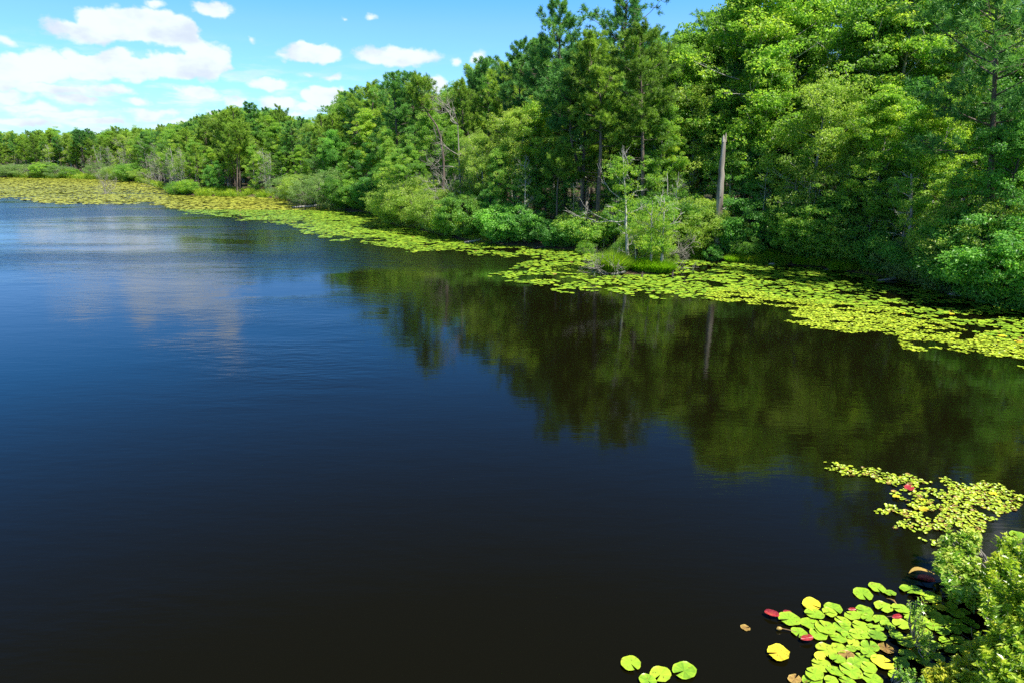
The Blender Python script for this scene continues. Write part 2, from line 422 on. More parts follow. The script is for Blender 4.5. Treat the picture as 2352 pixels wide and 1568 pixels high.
def padmat(name, dark, mid, light, rough=0.35, vein=0.0):
    m, nt, N, L = newmat(name)
    at = N.new('ShaderNodeAttribute'); at.attribute_name = 'tint'
    oi = N.new('ShaderNodeObjectInfo')
    ad = N.new('ShaderNodeMath'); ad.operation = 'MULTIPLY_ADD'; L.new(oi.outputs['Random'], ad.inputs[0]); ad.inputs[1].default_value = 0.4; ad.inputs[2].default_value = -0.2
    s = N.new('ShaderNodeMath'); s.operation = 'ADD'; L.new(at.outputs['Fac'], s.inputs[0]); L.new(ad.outputs[0], s.inputs[1])
    tcn = N.new('ShaderNodeNewGeometry')
    nz_ = N.new('ShaderNodeTexNoise'); nz_.inputs['Scale'].default_value = 9; nz_.inputs['Detail'].default_value = 5; L.new(tcn.outputs['Position'], nz_.inputs['Vector'])
    s2 = N.new('ShaderNodeMath'); s2.operation = 'MULTIPLY_ADD'; L.new(nz_.outputs['Fac'], s2.inputs[0]); s2.inputs[1].default_value = 0.5; s2.inputs[2].default_value = -0.25
    s3 = N.new('ShaderNodeMath'); s3.operation = 'ADD'; L.new(s.outputs[0], s3.inputs[0]); L.new(s2.outputs[0], s3.inputs[1])
    cr = ramp(N, [(0.0, dark), (0.45, mid), (1.0, light)]); L.new(s3.outputs[0], cr.inputs[0])
    col = cr.outputs[0]
    # small brown spots of wear
    ns_ = N.new('ShaderNodeTexNoise'); ns_.inputs['Scale'].default_value = 19; ns_.inputs['Detail'].default_value = 3; L.new(tcn.outputs['Position'], ns_.inputs['Vector'])
    sr = ramp(N, [(0.62, (0, 0, 0)), (0.68, (1, 1, 1))]); L.new(ns_.outputs['Fac'], sr.inputs[0])
    mx_ = N.new('ShaderNodeMix'); mx_.data_type = 'RGBA'; L.new(sr.outputs[0], mx_.inputs['Factor']); L.new(col, mx_.inputs['A']); mx_.inputs['B'].default_value = (0.16, 0.13, 0.02, 1)
    p = N.new('ShaderNodeBsdfPrincipled'); p.inputs['Roughness'].default_value = rough; L.new(mx_.outputs['Result'], p.inputs['Base Color'])
    p.inputs['Specular IOR Level'].default_value = 0.4
    o = N.new('ShaderNodeOutputMaterial'); L.new(p.outputs[0], o.inputs[0])
    return m
M['pad'] = padmat('lily_pad_green', (0.10, 0.22, 0.018), (0.22, 0.385, 0.022), (0.33, 0.45, 0.03))
M['pad_yellow'] = padmat('lily_pad_yellowing', (0.30, 0.16, 0.02), (0.62, 0.50, 0.03), (0.60, 0.60, 0.04))
M['pad_brown'] = padmat('lily_pad_browned', (0.10, 0.05, 0.02), (0.34, 0.22, 0.06), (0.42, 0.33, 0.08))
M['pad_red'] = padmat('lily_pad_red_underside', (0.14, 0.008, 0.015), (0.28, 0.018, 0.030), (0.40, 0.075, 0.05))
M['stem'] = barkmat('lily_stem', (0.12, 0.07, 0.03), (0.25, 0.16, 0.07), 9)
M['pad_mat'] = leafmat('massed_pads', (0.09, 0.20, 0.02), (0.20, 0.35, 0.022), (0.34, 0.43, 0.03), 0.0, 0.4, 0.4, 0)
M['pad_far'] = leafmat('massed_olive_pads', (0.15, 0.17, 0.025), (0.24, 0.265, 0.03), (0.34, 0.35, 0.04), 0.0, 0.5, 0.3, 0)
M['shield'] = leafmat('small_oval_floating_leaves', (0.16, 0.24, 0.02), (0.31, 0.43, 0.025), (0.48, 0.53, 0.035), 0.0, 0.4, 0.4, 0)
M['grass'] = leafmat('bank_grass', (0.108, 0.188, 0.020), (0.240, 0.400, 0.030), (0.480, 0.525, 0.070), 0.35)
M['grass_bright'] = leafmat('fresh_marsh_grass', (0.10, 0.22, 0.01), (0.20, 0.40, 0.015), (0.36, 0.46, 0.04), 0.4)
M['shrub_y'] = leafmat('yellow_tipped_shrub_leaves', (0.069, 0.198, 0.024), (0.380, 0.528, 0.036), (0.600, 0.580, 0.060), 0.30, 0.32, 0.5)
M['shrub_g'] = leafmat('glossy_shrub_leaves', (0.090, 0.239, 0.041), (0.255, 0.478, 0.060), (0.546, 0.580, 0.121), 0.30, 0.28, 0.6)

# ------------------------------------------------------------------ shoreline
SH = [(-700, 407), (-300, 407), (0, 408), (150, 410), (260, 413), (330, 421), (372, 433), (388, 446), (450, 450), (560, 452), (650, 457), (700, 474),
      (760, 482), (830, 487), (868, 492), (885, 512), (950, 524), (1000, 537), (1080, 555), (1160, 562), (1280, 572), (1400, 580),
      (1560, 590), (1700, 602), (1800, 606), (1900, 617), (2000, 631), (2100, 650), (2200, 672), (2352, 702), (2480, 735)]
shw = [tuple(G(x, y)[:2]) for x, y in SH]
near_bank = [(33, 27), (25, 21), (17, 16.0), (12.2, 13.4), (10.2, 12.0), (8.9, 10.6), (7.9, 9.0), (7.6, 7.5), (8.5, 0), (9, -60), (-60, -160), (-420, -120), (-420, 150)]
poly = np.array(shw + near_bank)
def sdf(x, y):
    """distance to the shoreline, positive on land"""
    x = np.asarray(x, float); y = np.asarray(y, float)
    best = np.full(x.shape, 1e9); ins = np.zeros(x.shape, bool)
    n = len(poly)
    for i in range(n):
        ax, ay = poly[i]; bx, by = poly[(i + 1) % n]
        dx, dy = bx - ax, by - ay
        t = np.clip(((x - ax) * dx + (y - ay) * dy) / (dx * dx + dy * dy), 0, 1)
        best = np.minimum(best, (x - ax - t * dx) ** 2 + (y - ay - t * dy) ** 2)
        c = ((ay > y) != (by > y)) & (x < (bx - ax) * (y - ay) / ((by - ay) if by != ay else 1e-9) + ax)
        ins ^= c
    d = np.sqrt(best)
    return np.where(ins, -d, d)
def hfun(x, y, d=None):
    x = np.asarray(x, float); y = np.asarray(y, float)
    d = sdf(x, y) if d is None else d
    nz_ = fbm(x * 0.5, y * 0.5, 3)
    dd = d + (nz_ - 0.5) * 1.1
    land = 0.42 * (1 - np.exp(-np.maximum(dd, 0) / 0.5)) + np.minimum(np.maximum(dd, 0) * 0.045, 3.4) + 0.25 * (fbm(x * 0.22, y * 0.22, 9) - 0.5) * np.clip(dd / 3, 0, 1)
    return np.where(dd > 0, land, np.maximum(dd * 0.30, -1.3))
def hz(x, y): return float(hfun(np.array([x]), np.array([y]))[0])

shx = np.array([p[0] for p in SH]); 
def shoreY(px):
    return float(G(px, float(np.interp(px, shx, [p[1] for p in SH])))[1])

g1 = np.arange(-90, 60.01, 0.75)
xs = np.concatenate([-90 - np.cumsum(2 * 1.09 ** np.arange(56))[::-1], g1, 60 + np.cumsum(1.2 * 1.10 ** np.arange(58))])
g2 = np.arange(6, 130.01, 0.75)
ys = np.concatenate([6 - np.cumsum(1.2 * 1.11 ** np.arange(54))[::-1], g2, 130 + np.cumsum(1.2 * 1.07 ** np.arange(74))])
XX, YY = np.meshgrid(xs, ys, indexing='ij')
ZZ = hfun(XX, YY)
mb = MB()
nx, ny = XX.shape
i, j = np.meshgrid(np.arange(nx - 1), np.arange(ny - 1), indexing='ij')
mb.add(np.stack([XX, YY, ZZ], -1).reshape(-1, 3), np.stack([i * ny + j, (i + 1) * ny + j, (i + 1) * ny + j + 1, i * ny + j + 1], -1).reshape(-1, 4))
ground = mb.build('ground', M['soil'], smooth=True); tag(ground, kind='structure')
mb = MB(); mb.add([(-900, -400, 0), (500, -400, 0), (500, 700, 0), (-900, 700, 0)], [[0, 1, 2, 3]])
water = mb.build('lake_water', M['water']); tag(water, kind='structure')

# ------------------------------------------------------------------ tree makers
def broadleaf(seed, H, RR, base, ncl, per, L, Wd, leafm, barkm, cr=0.72, flat=0.5, lean=0.0, up=0.55, top_round=0.5):
    r = np.random.default_rng(seed)
    root = empty('broadleaf_tree')
    tb, cb = MB(), MB()
    npt = 10
    tp = wig(np.zeros(3), np.array([lean * H, 0, H * 0.93]), npt, H * 0.012, r)
    r0 = 0.011 * H + 0.03
    trad = r0 * (1 - np.linspace(0, 1, npt) * 0.86); trad[0] *= 1.35
    tube(tb, tp, trad, 7)
    nb = max(14, int(H * 1.9))
    cents = []; tins = []
    for k in range(nb):
        t = base + (1 - base) * ((k + r.uniform(0, 1)) / nb) ** 0.95
        u = (t - base) / (1 - base)
        prof = (math.sin(math.pi * min(1, (u * 0.86 + 0.14)) ** 0.8) ** 0.6) if top_round > 0 else (1 - u * 0.8)
        ln = RR * max(0.22, prof) * r.uniform(0.55, 1.15)
        a = k * 2.4 + r.uniform(-0.5, 0.5)
        p0 = np.array([np.interp(t * 0.93, np.linspace(0, 1, npt) * 0.93, tp[:, q]) for q in range(3)])
        rise = r.uniform(0.15, 0.7) + u * 0.5
        q = p0 + np.array([math.cos(a) * ln, math.sin(a) * ln, ln * rise])
        bpth = wig(p0, q, 5, ln * 0.05, r, droop=-0.03 * ln)
        br = r0 * 0.36 * (1 - 0.55 * u)
        tube(tb, bpth, br * np.array([1, .75, .55, .38, .2]), 4, cap=False)
        ns_ = max(3, int(round(ncl / nb)))
        btint = r.normal(0.5, 0.13)
        for s in range(ns_):
            tt = r.uniform(0.35, 1.05)
            c = p0 + (q - p0) * tt + r.normal(0, 1, 3) * np.array([0.26, 0.26, 0.16]) * ln
            cents.append(c); tins.append(btint + r.normal(0, 0.07))
            if s % 3 == 0:
                tube(tb, wig(p0 + (q - p0) * tt * 0.8, c, 3, 0.03, r), br * np.array([.35, .25, .12]), 3, cap=False)
    # leader
    for s in range(max(4, ncl // 22)):
        cents.append(tp[-1] + r.normal(0, 1, 3) * np.array([0.35, 0.35, 0.5]) + np.array([0, 0, 0.2])); tins.append(0.6)
    for c, tn in zip(cents, tins):
        rad = cr * r.uniform(0.6, 1.3)
        clump(cb, c, rad, flat, int(per * (rad / cr) ** 1.5) + 6, L, Wd, r, tn, up)
    tb.build('trunk', barkm, root, smooth=True); cb.build('crown', leafm, root)
    root['H'] = float(H); return root

def pine(seed, H, RR, base, ntuft, leafm, barkm, lean=0.0, path=None, needle=0.30, w=0.030, nn=20, open_=1.0):
    r = np.random.default_rng(seed)
    root = empty('pine_tree')
    tb, cb = MB(), MB()
    npt = 12
    tp = wig(np.zeros(3), np.array([lean * H, 0, H * 0.97]), npt, H * 0.008, r) if path is None else np.asarray(path, float)
    npt = len(tp)
    r0 = 0.010 * H + 0.035
    trad = r0 * (1 - np.linspace(0, 1, npt) ** 1.3 * 0.88); trad[0] *= 1.2
    tube(tb, tp, trad, 8)
    tc_ = np.linspace(0, 1, npt)
    nb = int(22 + H * 1.1)
    cen, dr, tn = [], [], []
    for k in range(nb):
        u = ((k + r.uniform(0, 1)) / nb)
        t = base + (0.995 - base) * u ** 0.9
        prof = (1 - u ** 2.0) ** 0.75 * (0.50 + 0.50 * min(1, u * 3.5 + 0.2)) * r.choice([.62, .85, 1.0, 1.12])
        ln = RR * max(0.16, prof) * r.uniform(0.55, 1.2)
        a = k * 2.39996 + r.uniform(-0.6, 0.6)
        p0 = np.array([np.interp(t, tc_, tp[:, q]) for q in range(3)])
        rise = r.uniform(-0.05, 0.35) + u * 0.85
        q = p0 + np.array([math.cos(a), math.sin(a), rise]) * ln
        bpth = wig(p0, q, 6, ln * 0.05, r, droop=-0.05 * ln)
        bpth[-1, 2] += 0.12 * ln
        tube(tb, bpth, r0 * 0.30 * (1.05 - 0.6 * u) * np.array([1, .8, .62, .45, .3, .18]), 4, cap=False)
        bt = r.normal(0.5, 0.14)
        m_ = max(4, int(ntuft / nb * (0.5 + prof)))
        for s in range(m_):
            f = r.uniform(0.42, 1.0) if s > 1 else 1.0
            k2 = f * 5; ii = min(4, int(k2)); pb = bpth[ii] + (bpth[min(5, ii + 1)] - bpth[ii]) * (k2 - ii)
            off = r.normal(0, 1, 3) * np.array([1, 1, 0.45]) * ln * 0.17 * (1.1 - 0.5 * f)
            c = pb + off
            if s % 2 == 0: tube(tb, np.stack([pb, (pb + c) / 2 + [0, 0, -0.03], c]), r0 * np.array([.1, .07, .04]), 3, cap=False)
            # a short run of tufts along the twig
            dv = norm(off + (q - p0) / max(ln, .1) * 0.5 + np.array([0, 0, 0.25]))
            for g in range(3):
                cen.append(c + dv * g * needle * 0.45 + r.normal(0, 0.04, 3)); dr.append(dv + np.array([0, 0, 0.2])); tn.append(bt + r.normal(0, 0.08))
    cen = np.array(cen); dr = norm(np.array(dr)); tn = np.array(tn)
    tuft(cb, cen, dr, nn, needle, w, r, tn)
    for k in range(int(6 + H * 0.3)):      # dead stubs below the crown
        t = r.uniform(base * 0.5, base); p0 = np.array([np.interp(t, tc_, tp[:, q]) for q in range(3)]); a = r.uniform(0, 6.28); ln = r.uniform(0.4, 1.3)
        tube(tb, wig(p0, p0 + np.array([math.cos(a) * ln, math.sin(a) * ln, r.uniform(-.1, .3) * ln]), 4, 0.05, r), r0 * np.array([.2, .15, .1, .05]), 3, cap=False)
    tb.build('trunk', barkm, root, smooth=True); cb.build('crown', leafm, root)
    root['H'] = float(H); return root

def twigs(mb, p, d, ln, rad, depth, r, spread=0.6, nchild=3, up=0.15, sides=4):
    n = 4
    d = norm(np.asarray(d, float))
    pts = [np.asarray(p, float)]
    dd = d.copy()
    for k in range(n):
        dd = norm(dd + r.normal(0, 0.16, 3) + np.array([0, 0, up * 0.2])); pts.append(pts[-1] + dd * ln / n)
    pts = np.array(pts)
    tube(mb, pts, rad * np.linspace(1, 0.55, n + 1), sides, cap=False)
    if depth <= 0: return
    for c in range(nchild):
        f = r.uniform(0.45, 1.0); k = min(n - 1, int(f * n)); pb = pts[k] + (pts[k + 1] - pts[k]) * (f * n - k if f < 1 else 1)
        nd = norm(dd + r.normal(0, spread, 3) + np.array([0, 0, up]))
        twigs(mb, pb, nd, ln * r.uniform(0.5, 0.8), rad * 0.6, depth - 1, r, spread, nchild, up, max(3, sides - 1))

def shrub(seed, H, RR, ncl, per, L, Wd, leafm, barkm, cr=0.42, dead=0.15, name='shrub', flat=0.65, nst=9, twig_m=None, up=0.5):
    r = np.random.default_rng(seed)
    root = empty(name)
    tb, cb = MB(), MB()
    tips = []
    for k in range(nst):
        a = k * 2.4 + r.uniform(-.4, .4); e = r.uniform(0.25, 1.0)
        tip = np.array([math.cos(a) * RR * e * .8, math.sin(a) * RR * e * .8, H * (1 - 0.45 * e * e) * r.uniform(.8, 1)])
        P_ = wig(np.array([math.cos(a) * .15, math.sin(a) * .15, -0.15]), tip * .9, 6, RR * 0.05, r, droop=0.05 * H)
        tube(tb, P_, (0.012 + 0.008 * H) * np.array([1, .85, .7, .5, .35, .2]), 5, cap=False)
        for g in range(2):
            f = r.integers(2, 5); twigs(tb, P_[f], norm(r.normal(0, 1, 3) + np.array([0, 0, .6])), RR * .33, .010 + .002 * H, 2, r)
    for k in range(ncl):
        d = norm(r.normal(0, 1, 3)); 
        rr = r.uniform(0.5, 1.0) ** 0.5
        lump = 0.82 + 0.3 * fbm(np.array([d[0] * 1.7 + seed]), np.array([d[1] * 1.7 + d[2] * 2]), seed, 2)[0]
        c = np.array([d[0] * RR * rr, d[1] * RR * rr, H * 0.5 + d[2] * H * 0.5 * rr]) * lump
        if c[2] < H * 0.3: c[:2] *= 0.78
        c[2] = max(c[2], 0.12)
        if r.uniform() < dead: continue
        rad = cr * r.uniform(0.6, 1.3)
        clump(cb, c, rad, flat, int(per * (rad / cr) ** 1.5) + 4, L, Wd, r, r.normal(.5, .16), up)
    tb.build('stems', barkm, root, smooth=True); cb.build('crown', leafm, root)
    root['H'] = float(H); return root

def sapling(seed, H, leafm, barkm, n=1, spread=0.5, ncl=26, per=34, L=0.13):
    """slim tree: bare straight pale trunk, thin leafy top"""
    r = np.random.default_rng(seed)
    root = empty('slim_tree')
    tb, cb = MB(), MB()
    for s in range(n):
        a = r.uniform(0, 6.28); h = H * r.uniform(.75, 1) if s else H
        b = np.array([math.cos(a), math.sin(a), 0]) * spread * (0.3 if n > 1 else 0)
        tp = wig(b, b * 3 + np.array([r.normal(0, .05) * h, r.normal(0, .05) * h, h]), 9, H * .012, r)
        r0 = 0.010 * h + 0.02
        tube(tb, tp, r0 * np.linspace(1.1, .25, 9), 6)
        for k in range(14):
            t = r.uniform(.25, 1.0); p0 = np.array([np.interp(t, np.linspace(0, 1, 9), tp[:, q]) for q in range(3)])
            twigs(tb, p0, np.array([r.normal(), r.normal(), .5]), h * .10 * (1.3 - t * .6), r0 * .28, 2, r)
            if t > .42:
                for g in range(max(1, ncl // 12)):
                    clump(cb, p0 + r.normal(0, 1, 3) * h * np.array([.065, .065, .04]), r.uniform(.3, .6), .5, per, L, L * .6, r, r.normal(.5, .15))
    tb.build('trunk', barkm, root, smooth=True); cb.build('crown', leafm, root)
    root['H'] = float(H); return root

BL = [broadleaf(11, 16, 3.3, .22, 300, 100, .165, .115, M['leaf_bright'], M['bark_grey'], cr=.62, flat=.62),
      broadleaf(12, 17, 3.0, .20, 300, 100, .16, .11, M['leaf_mid'], M['bark_dark'], cr=.60, flat=.7),
      broadleaf(13, 15, 3.6, .15, 310, 100, .16, .12, M['leaf_deep'], M['bark_dark'], cr=.64, flat=.6),
      broadleaf(14, 14, 3.1, .12, 300, 100, .155, .11, M['leaf_bright'], M['bark_grey'], cr=.55, flat=.5),
      broadleaf(15, 12, 2.9, .08, 290, 100, .145, .095, M['leaf_mid'], M['bark_grey'], cr=.52, flat=.5),
      broadleaf(16, 11, 2.8, .06, 280, 95, .14, .085, M['leaf_pale'], M['bark_grey'], cr=.52, flat=.7),
      broadleaf(17, 15, 2.7, .25, 210, 88, .15, .10, M['leaf_pale'], M['bark_grey'], cr=.52, flat=.75)]
PN = [pine(21, 19, 3.2, .45, 620, M['needle_dark'], M['bark_pine']),
      pine(22, 20, 3.6, .52, 620, M['needle_dark'], M['bark_pine']),
      pine(23, 17, 2.8, .38, 600, M['needle_olive'], M['bark_pine']),
      pine(24, 16, 2.6, .30, 600, M['needle_olive'], M['bark_pine'], nn=18),
      pine(25, 18, 3.0, .62, 460, M['needle_dark'], M['bark_pine'])]
SHB = [shrub(31, 3.2, 2.2, 150, 80, .12, .06, M['leaf_pale'], M['twig_grey']),
       shrub(32, 3.0, 2.0, 150, 80, .13, .08, M['leaf_mid'], M['bark_dark'], dead=.05),
       shrub(33, 2.6, 2.1, 130, 70, .11, .05, M['leaf_grey'], M['twig_grey'], dead=.3),
       shrub(34, 3.4, 2.2, 160, 80, .15, .10, M['leaf_deep'], M['bark_dark'], dead=.05),
       shrub(35, 2.4, 1.8, 130, 80, .13, .08, M['leaf_bright'], M['bark_grey'], dead=.05)]
SHB += [shrub(36, 5.0, 3.0, 330, 74, .13, .065, M['leaf_pale'], M['twig_grey'], dead=.1, nst=12),
        shrub(37, 5.0, 2.9, 330, 78, .15, .09, M['leaf_mid'], M['bark_dark'], dead=.05, nst=12),
        shrub(38, 5.0, 3.0, 300, 70, .12, .06, M['leaf_grey'], M['twig_grey'], dead=.25, nst=12),
        shrub(39, 5.0, 2.9, 330, 78, .15, .09, M['leaf_deep'], M['bark_dark'], dead=.05, nst=12)]
SAP = [sapling(41, 8, M['leaf_grey'], M['bark_grey']),
       sapling(42, 9, M['leaf_mid'], M['bark_grey'], 3, .6),
       sapling(43, 7, M['leaf_pale'], M['bark_grey'], 2, .5),
       sapling(44, 10, M['leaf_mid'], M['bark_pale'])]
r_ = np.random.default_rng(51)
dt = empty('dead_tree'); tb = MB()
tpp = wig(np.zeros(3), np.array([.2, 0, 7.5]), 8, .08, r_); tube(tb, tpp, .10 * np.linspace(1, .3, 8), 6)
for k in range(14):
    t = r_.integers(2, 8); twigs(tb, tpp[t], np.array([r_.normal(), r_.normal(), .7]), 1.6, .035, 3, r_, .5)
tb.build('trunk', M['twig_grey'], dt, smooth=True); dt['H'] = 8.3
PROTO_USED = set()

# ------------------------------------------------------------------ placement with labels
KIND = {}
for k, d in enumerate(['bright green broadleaf tree', 'narrow mid green broadleaf tree', 'dense deep green broadleaf tree',
                       'bright green layered broadleaf tree', 'low-leaved mid green tree', 'pale yellow-green bushy tree', 'airy pale green tree']): KIND[BL[k]] = ('broadleaf_tree', 'tree', d)
for k, d in enumerate(['dark green conical pine', 'dark bare-boled pine', 'olive green feathery pine', 'light olive young pine', 'small-crowned dark pine']): KIND[PN[k]] = ('pine_tree', 'pine', d)
for k, d in enumerate(['pale yellow-green round shrub', 'mid green leafy shrub', 'grey-green twiggy shrub', 'dark green dense shrub', 'bright green low shrub', 'pale yellow-green big bush', 'mid green big bush', 'grey-green big bush', 'dark green big bush']): KIND[SHB[k]] = ('shrub', 'shrub', d)
for k, d in enumerate(['slim grey-green tree', 'slim many-stemmed grey tree', 'slim twin-stemmed pale tree', 'slim pale-boled tree']): KIND[SAP[k]] = ('slim_tree', 'tree', d)
KIND[dt] = ('dead_tree', 'dead tree', 'leafless grey dead tree')
ZONES = [(-9999, 0, 'beyond the left frame edge'), (0, 130, 'at the far shore left end'), (130, 250, 'behind the far lily mat'), (250, 380, 'at the cove inner corner'),
         (380, 500, 'behind the grassy point bush'), (500, 640, 'by the bare pine trunks'), (640, 780, 'behind the grey twiggy brush'),
         (780, 880, 'above the dark bank hollow'), (880, 1010, 'left of the leaning trunk'), (1010, 1120, 'right of the leaning trunk'),
         (1120, 1260, 'left of the bent little pine'), (1260, 1370, 'behind the bent little pine'), (1370, 1480, 'behind the islet trunks'), (1480, 1620, 'left of the tall snag'),
         (1620, 1760, 'behind the tall snag'), (1760, 1900, 'above the sunny bank grass'), (1900, 2040, 'right of the sunny bank grass'),
         (2040, 2180, 'behind the thin bank trunk'), (2180, 2352, 'beside the big right pine'), (2352, 99999, 'beyond the right frame edge')]
def zone(px):
    for a, b, s in ZONES:
        if a <= px < b: return s
def rowword(off):
    return ', waterside,' if off < 2.5 else ', second row,' if off < 9 else ', mid wood,' if off < 24 else ', deep wood,'
placed = []
def place(proto, X, Y, H, rz=None, label=None, off=0.0, fat=1.0, z=None):
    if proto in SHB[:5] and H > 3.7: proto = {0: SHB[5], 1: SHB[6], 2: SHB[7], 3: SHB[8], 4: SHB[6]}[SHB.index(proto)]; fat *= 1.05
    s = H / proto['H']
    z = hz(X, Y) - 0.05 if z is None else z
    r2 = rng.uniform(0, 6.28) if rz is None else rz
    sx = s * fat
    if proto not in PROTO_USED:
        PROTO_USED.add(proto); o = proto
        o.location = (float(X), float(Y), z); o.rotation_euler = (0, 0, r2); o.scale = (sx, sx, s)
    else:
        o = copy_tree(proto, (X, Y, z), r2, (sx, sx, s))
    nm, cat, desc = KIND[proto]
    qx, _, _ = toq(X, Y, 1.0)
    zn = zone(float(qx))
    rank = 'tall ' if H > proto['H'] * 1.12 else 'small ' if H < proto['H'] * 0.8 else ''
    if rank and desc.startswith(rank): rank = ''
    o['label'] = label or f"{rank}{desc}{rowword(off)} {zn}"
    o['category'] = cat
    o['group'] = {'pine_tree': 'pines of the wood', 'broadleaf_tree': 'broadleaf trees of the wood', 'shrub': 'shrubs along the shore', 'slim_tree': 'slim trees along the shore', 'dead_tree': 'dead trees of the wood'}[nm]
    placed.append((X, Y, H)); return o

SKY = np.array([(-700, 300), (0, 296), (60, 298), (110, 294), (200, 294), (290, 288), (350, 290), (420, 278), (470, 262), (530, 246), (570, 236), (610, 244), (640, 240), (680, 262), (720, 268), (770, 250), (800, 200),
                (850, 183), (900, 163), (960, 175), (1000, 205), (1050, 180), (1090, 140), (1120, 135), (1160, 130), (1190, 95), (1215, 100), (1250, 60), (1330, 60), (1360, 95), (1400, 40), (1450, 5), (1490, 20),
                (1525, 85), (1560, 92), (1590, 60), (1640, 40), (1680, 20), (1700, -60), (1800, -110), (1858, -60), (1870, 45), (1905, 60), (1930, 10), (1960, -40), (2100, -140), (2250, -100), (2300, 60), (2325, 190), (2365, 190), (2390, -100), (3200, -250)], float)
def topH(px, Y, frac=1.0):
    """tallest height a tree standing there may have under the skyline"""
    py = float(np.interp(px, SKY[:, 0], SKY[:, 1]))
    return W(px, py, Y)[2]
# skyline trees, traced: (x, metres inland, top y, prototype, extra)
SKYT = [(1288, 8, -5, PN[0], 1.0), (1440, 12, -30, PN[1], 1.15), (1240, 14, 78, PN[2], 1), (1195, 10, 88, PN[0], 1.0), (1345, 4, 92, PN[3], 1.1), (1120, 20, 132, PN[4], 1), (1160, 16, 135, PN[2], 1),
        (1640, 16, 26, PN[1], 1.2), (1760, 8, -90, BL[0], 1.25), (1700, 14, -40, BL[0], 1), (1560, 7, 86, BL[0], 1.0), (1510, 12, 92, BL[1], 1), (1600, 12, 62, BL[3], 1),
        (905, 8, 162, PN[0], 1.15), (850, 9, 184, PN[2], 1.2), (815, 12, 200, PN[0], 1), (945, 12, 166, PN[4], 1.1), (1060, 14, 178, PN[2], 1), (985, 20, 205, BL[1], 1),
        (570, 14, 234, PN[0], 1.3), (530, 18, 246, PN[2], 1.2), (640, 16, 240, PN[2], 1), (610, 20, 246, PN[0], 1), (470, 20, 264, PN[1], 1.2), (690, 22, 268, PN[0], 1), (760, 16, 252, BL[1], 1),
        (1900, 16, -40, PN[1], 1.2), (1960, 20, -60, PN[0], 1.2), (2060, 14, -100, PN[1], 1.1), (2180, 18, -120, PN[2], 1.2), (1830, 12, -60, BL[3], 1.2), (2020, 10, -30, BL[0], 1.1), (2130, 12, -60, BL[3], 1.2), (2400, 22, -40, PN[0], 1)]
for (x, off, ty, pr, fat) in SKYT:
    Y = shoreY(x) + off; P_ = W(x, ty, Y)
    place(pr, P_[0], Y, P_[2] - hz(P_[0], Y), off=off, fat=fat)

# feature pines with traced trunks
def traced_pine(pts, Y, seed, ty, RR, base, leafm, label, nt=520, name='pine_tree', needle=.30):
    P_ = np.array([W(x, y, Y) for x, y in pts]); g = hz(P_[0, 0], Y); P_[0, 2] = g - 0.1
    P_ = np.concatenate([P_, [W(pts[-1][0] + 2, ty, Y)]])
    # resample
    s = np.concatenate([[0], np.cumsum(np.linalg.norm(np.diff(P_, axis=0), axis=1))]); u = np.linspace(0, s[-1], 14)
    Q = np.stack([np.interp(u, s, P_[:, k]) for k in range(3)], 1); b0 = Q[0].copy(); Q -= b0
    o = pine(seed, float(Q[-1, 2]), RR, base, nt, leafm, M['bark_pine'], path=Q, needle=needle)
    o.location = tuple(b0); o['label'] = label; o['category'] = 'pine'; return o
traced_pine([(1373, 480), (1374, 458), (1380, 340), (1381, 230), (1380, 210), (1362, 170), (1354, 135)], shoreY(1373) + 1.4, 61, 84, 2.9, .48, M['needle_olive'], 'olive pine with a crooked upper trunk and full-length bare bole, behind the islet', 620)
traced_pine([(1477, 480), (1477, 458), (1475, 250), (1469, 120)], shoreY(1477) + 2.0, 62, 70, 3.0, .50, M['needle_olive'], 'straight slender pine standing between the islet and the snag', 620)
traced_pine([(1340, 470), (1337, 425), (1325, 370), (1310, 320), (1310, 285)], shoreY(1337) + 3, 63, 130, 2.6, .55, M['needle_dark'], 'dark pine whose bole kinks to the left below its crown')
traced_pine([(1279, 520), (1279, 470), (1280, 430), (1284, 398)], shoreY(1279) + 1.6, 64, 356, 1.35, .72, M['needle_olive'], 'bent little pine with a bare pale stem and arched top branches', 150)
traced_pine([(2276, 680), (2275, 430), (2284, 200), (2290, 0)], shoreY(2276) + 2.2, 65, -120, 4.6, .42, M['needle_dark'], 'big pine with a thick dark trunk at the right edge', 900, needle=.34)
traced_pine([(545, 448), (545, 330)], shoreY(545) + 1.0, 66, 285, 2.6, .55, M['needle_olive'], 'tallest of the bare-trunked pines on the grassy point', 420)
traced_pine([(552, 448), (549, 340)], shoreY(552) + 1.8, 67, 300, 2.2, .60, M['needle_olive'], 'shorter bare-trunked pine close beside the tallest one on the grassy point', 300)
traced_pine([(1012, 480), (1020, 380), (1013, 320), (1008, 297), (988, 268), (968, 240), (960, 215)], shoreY(1015) + 3, 68, 190, 1.8, .80, M['needle_olive'], 'broken pine leaning left with a long bare dark trunk', 190)

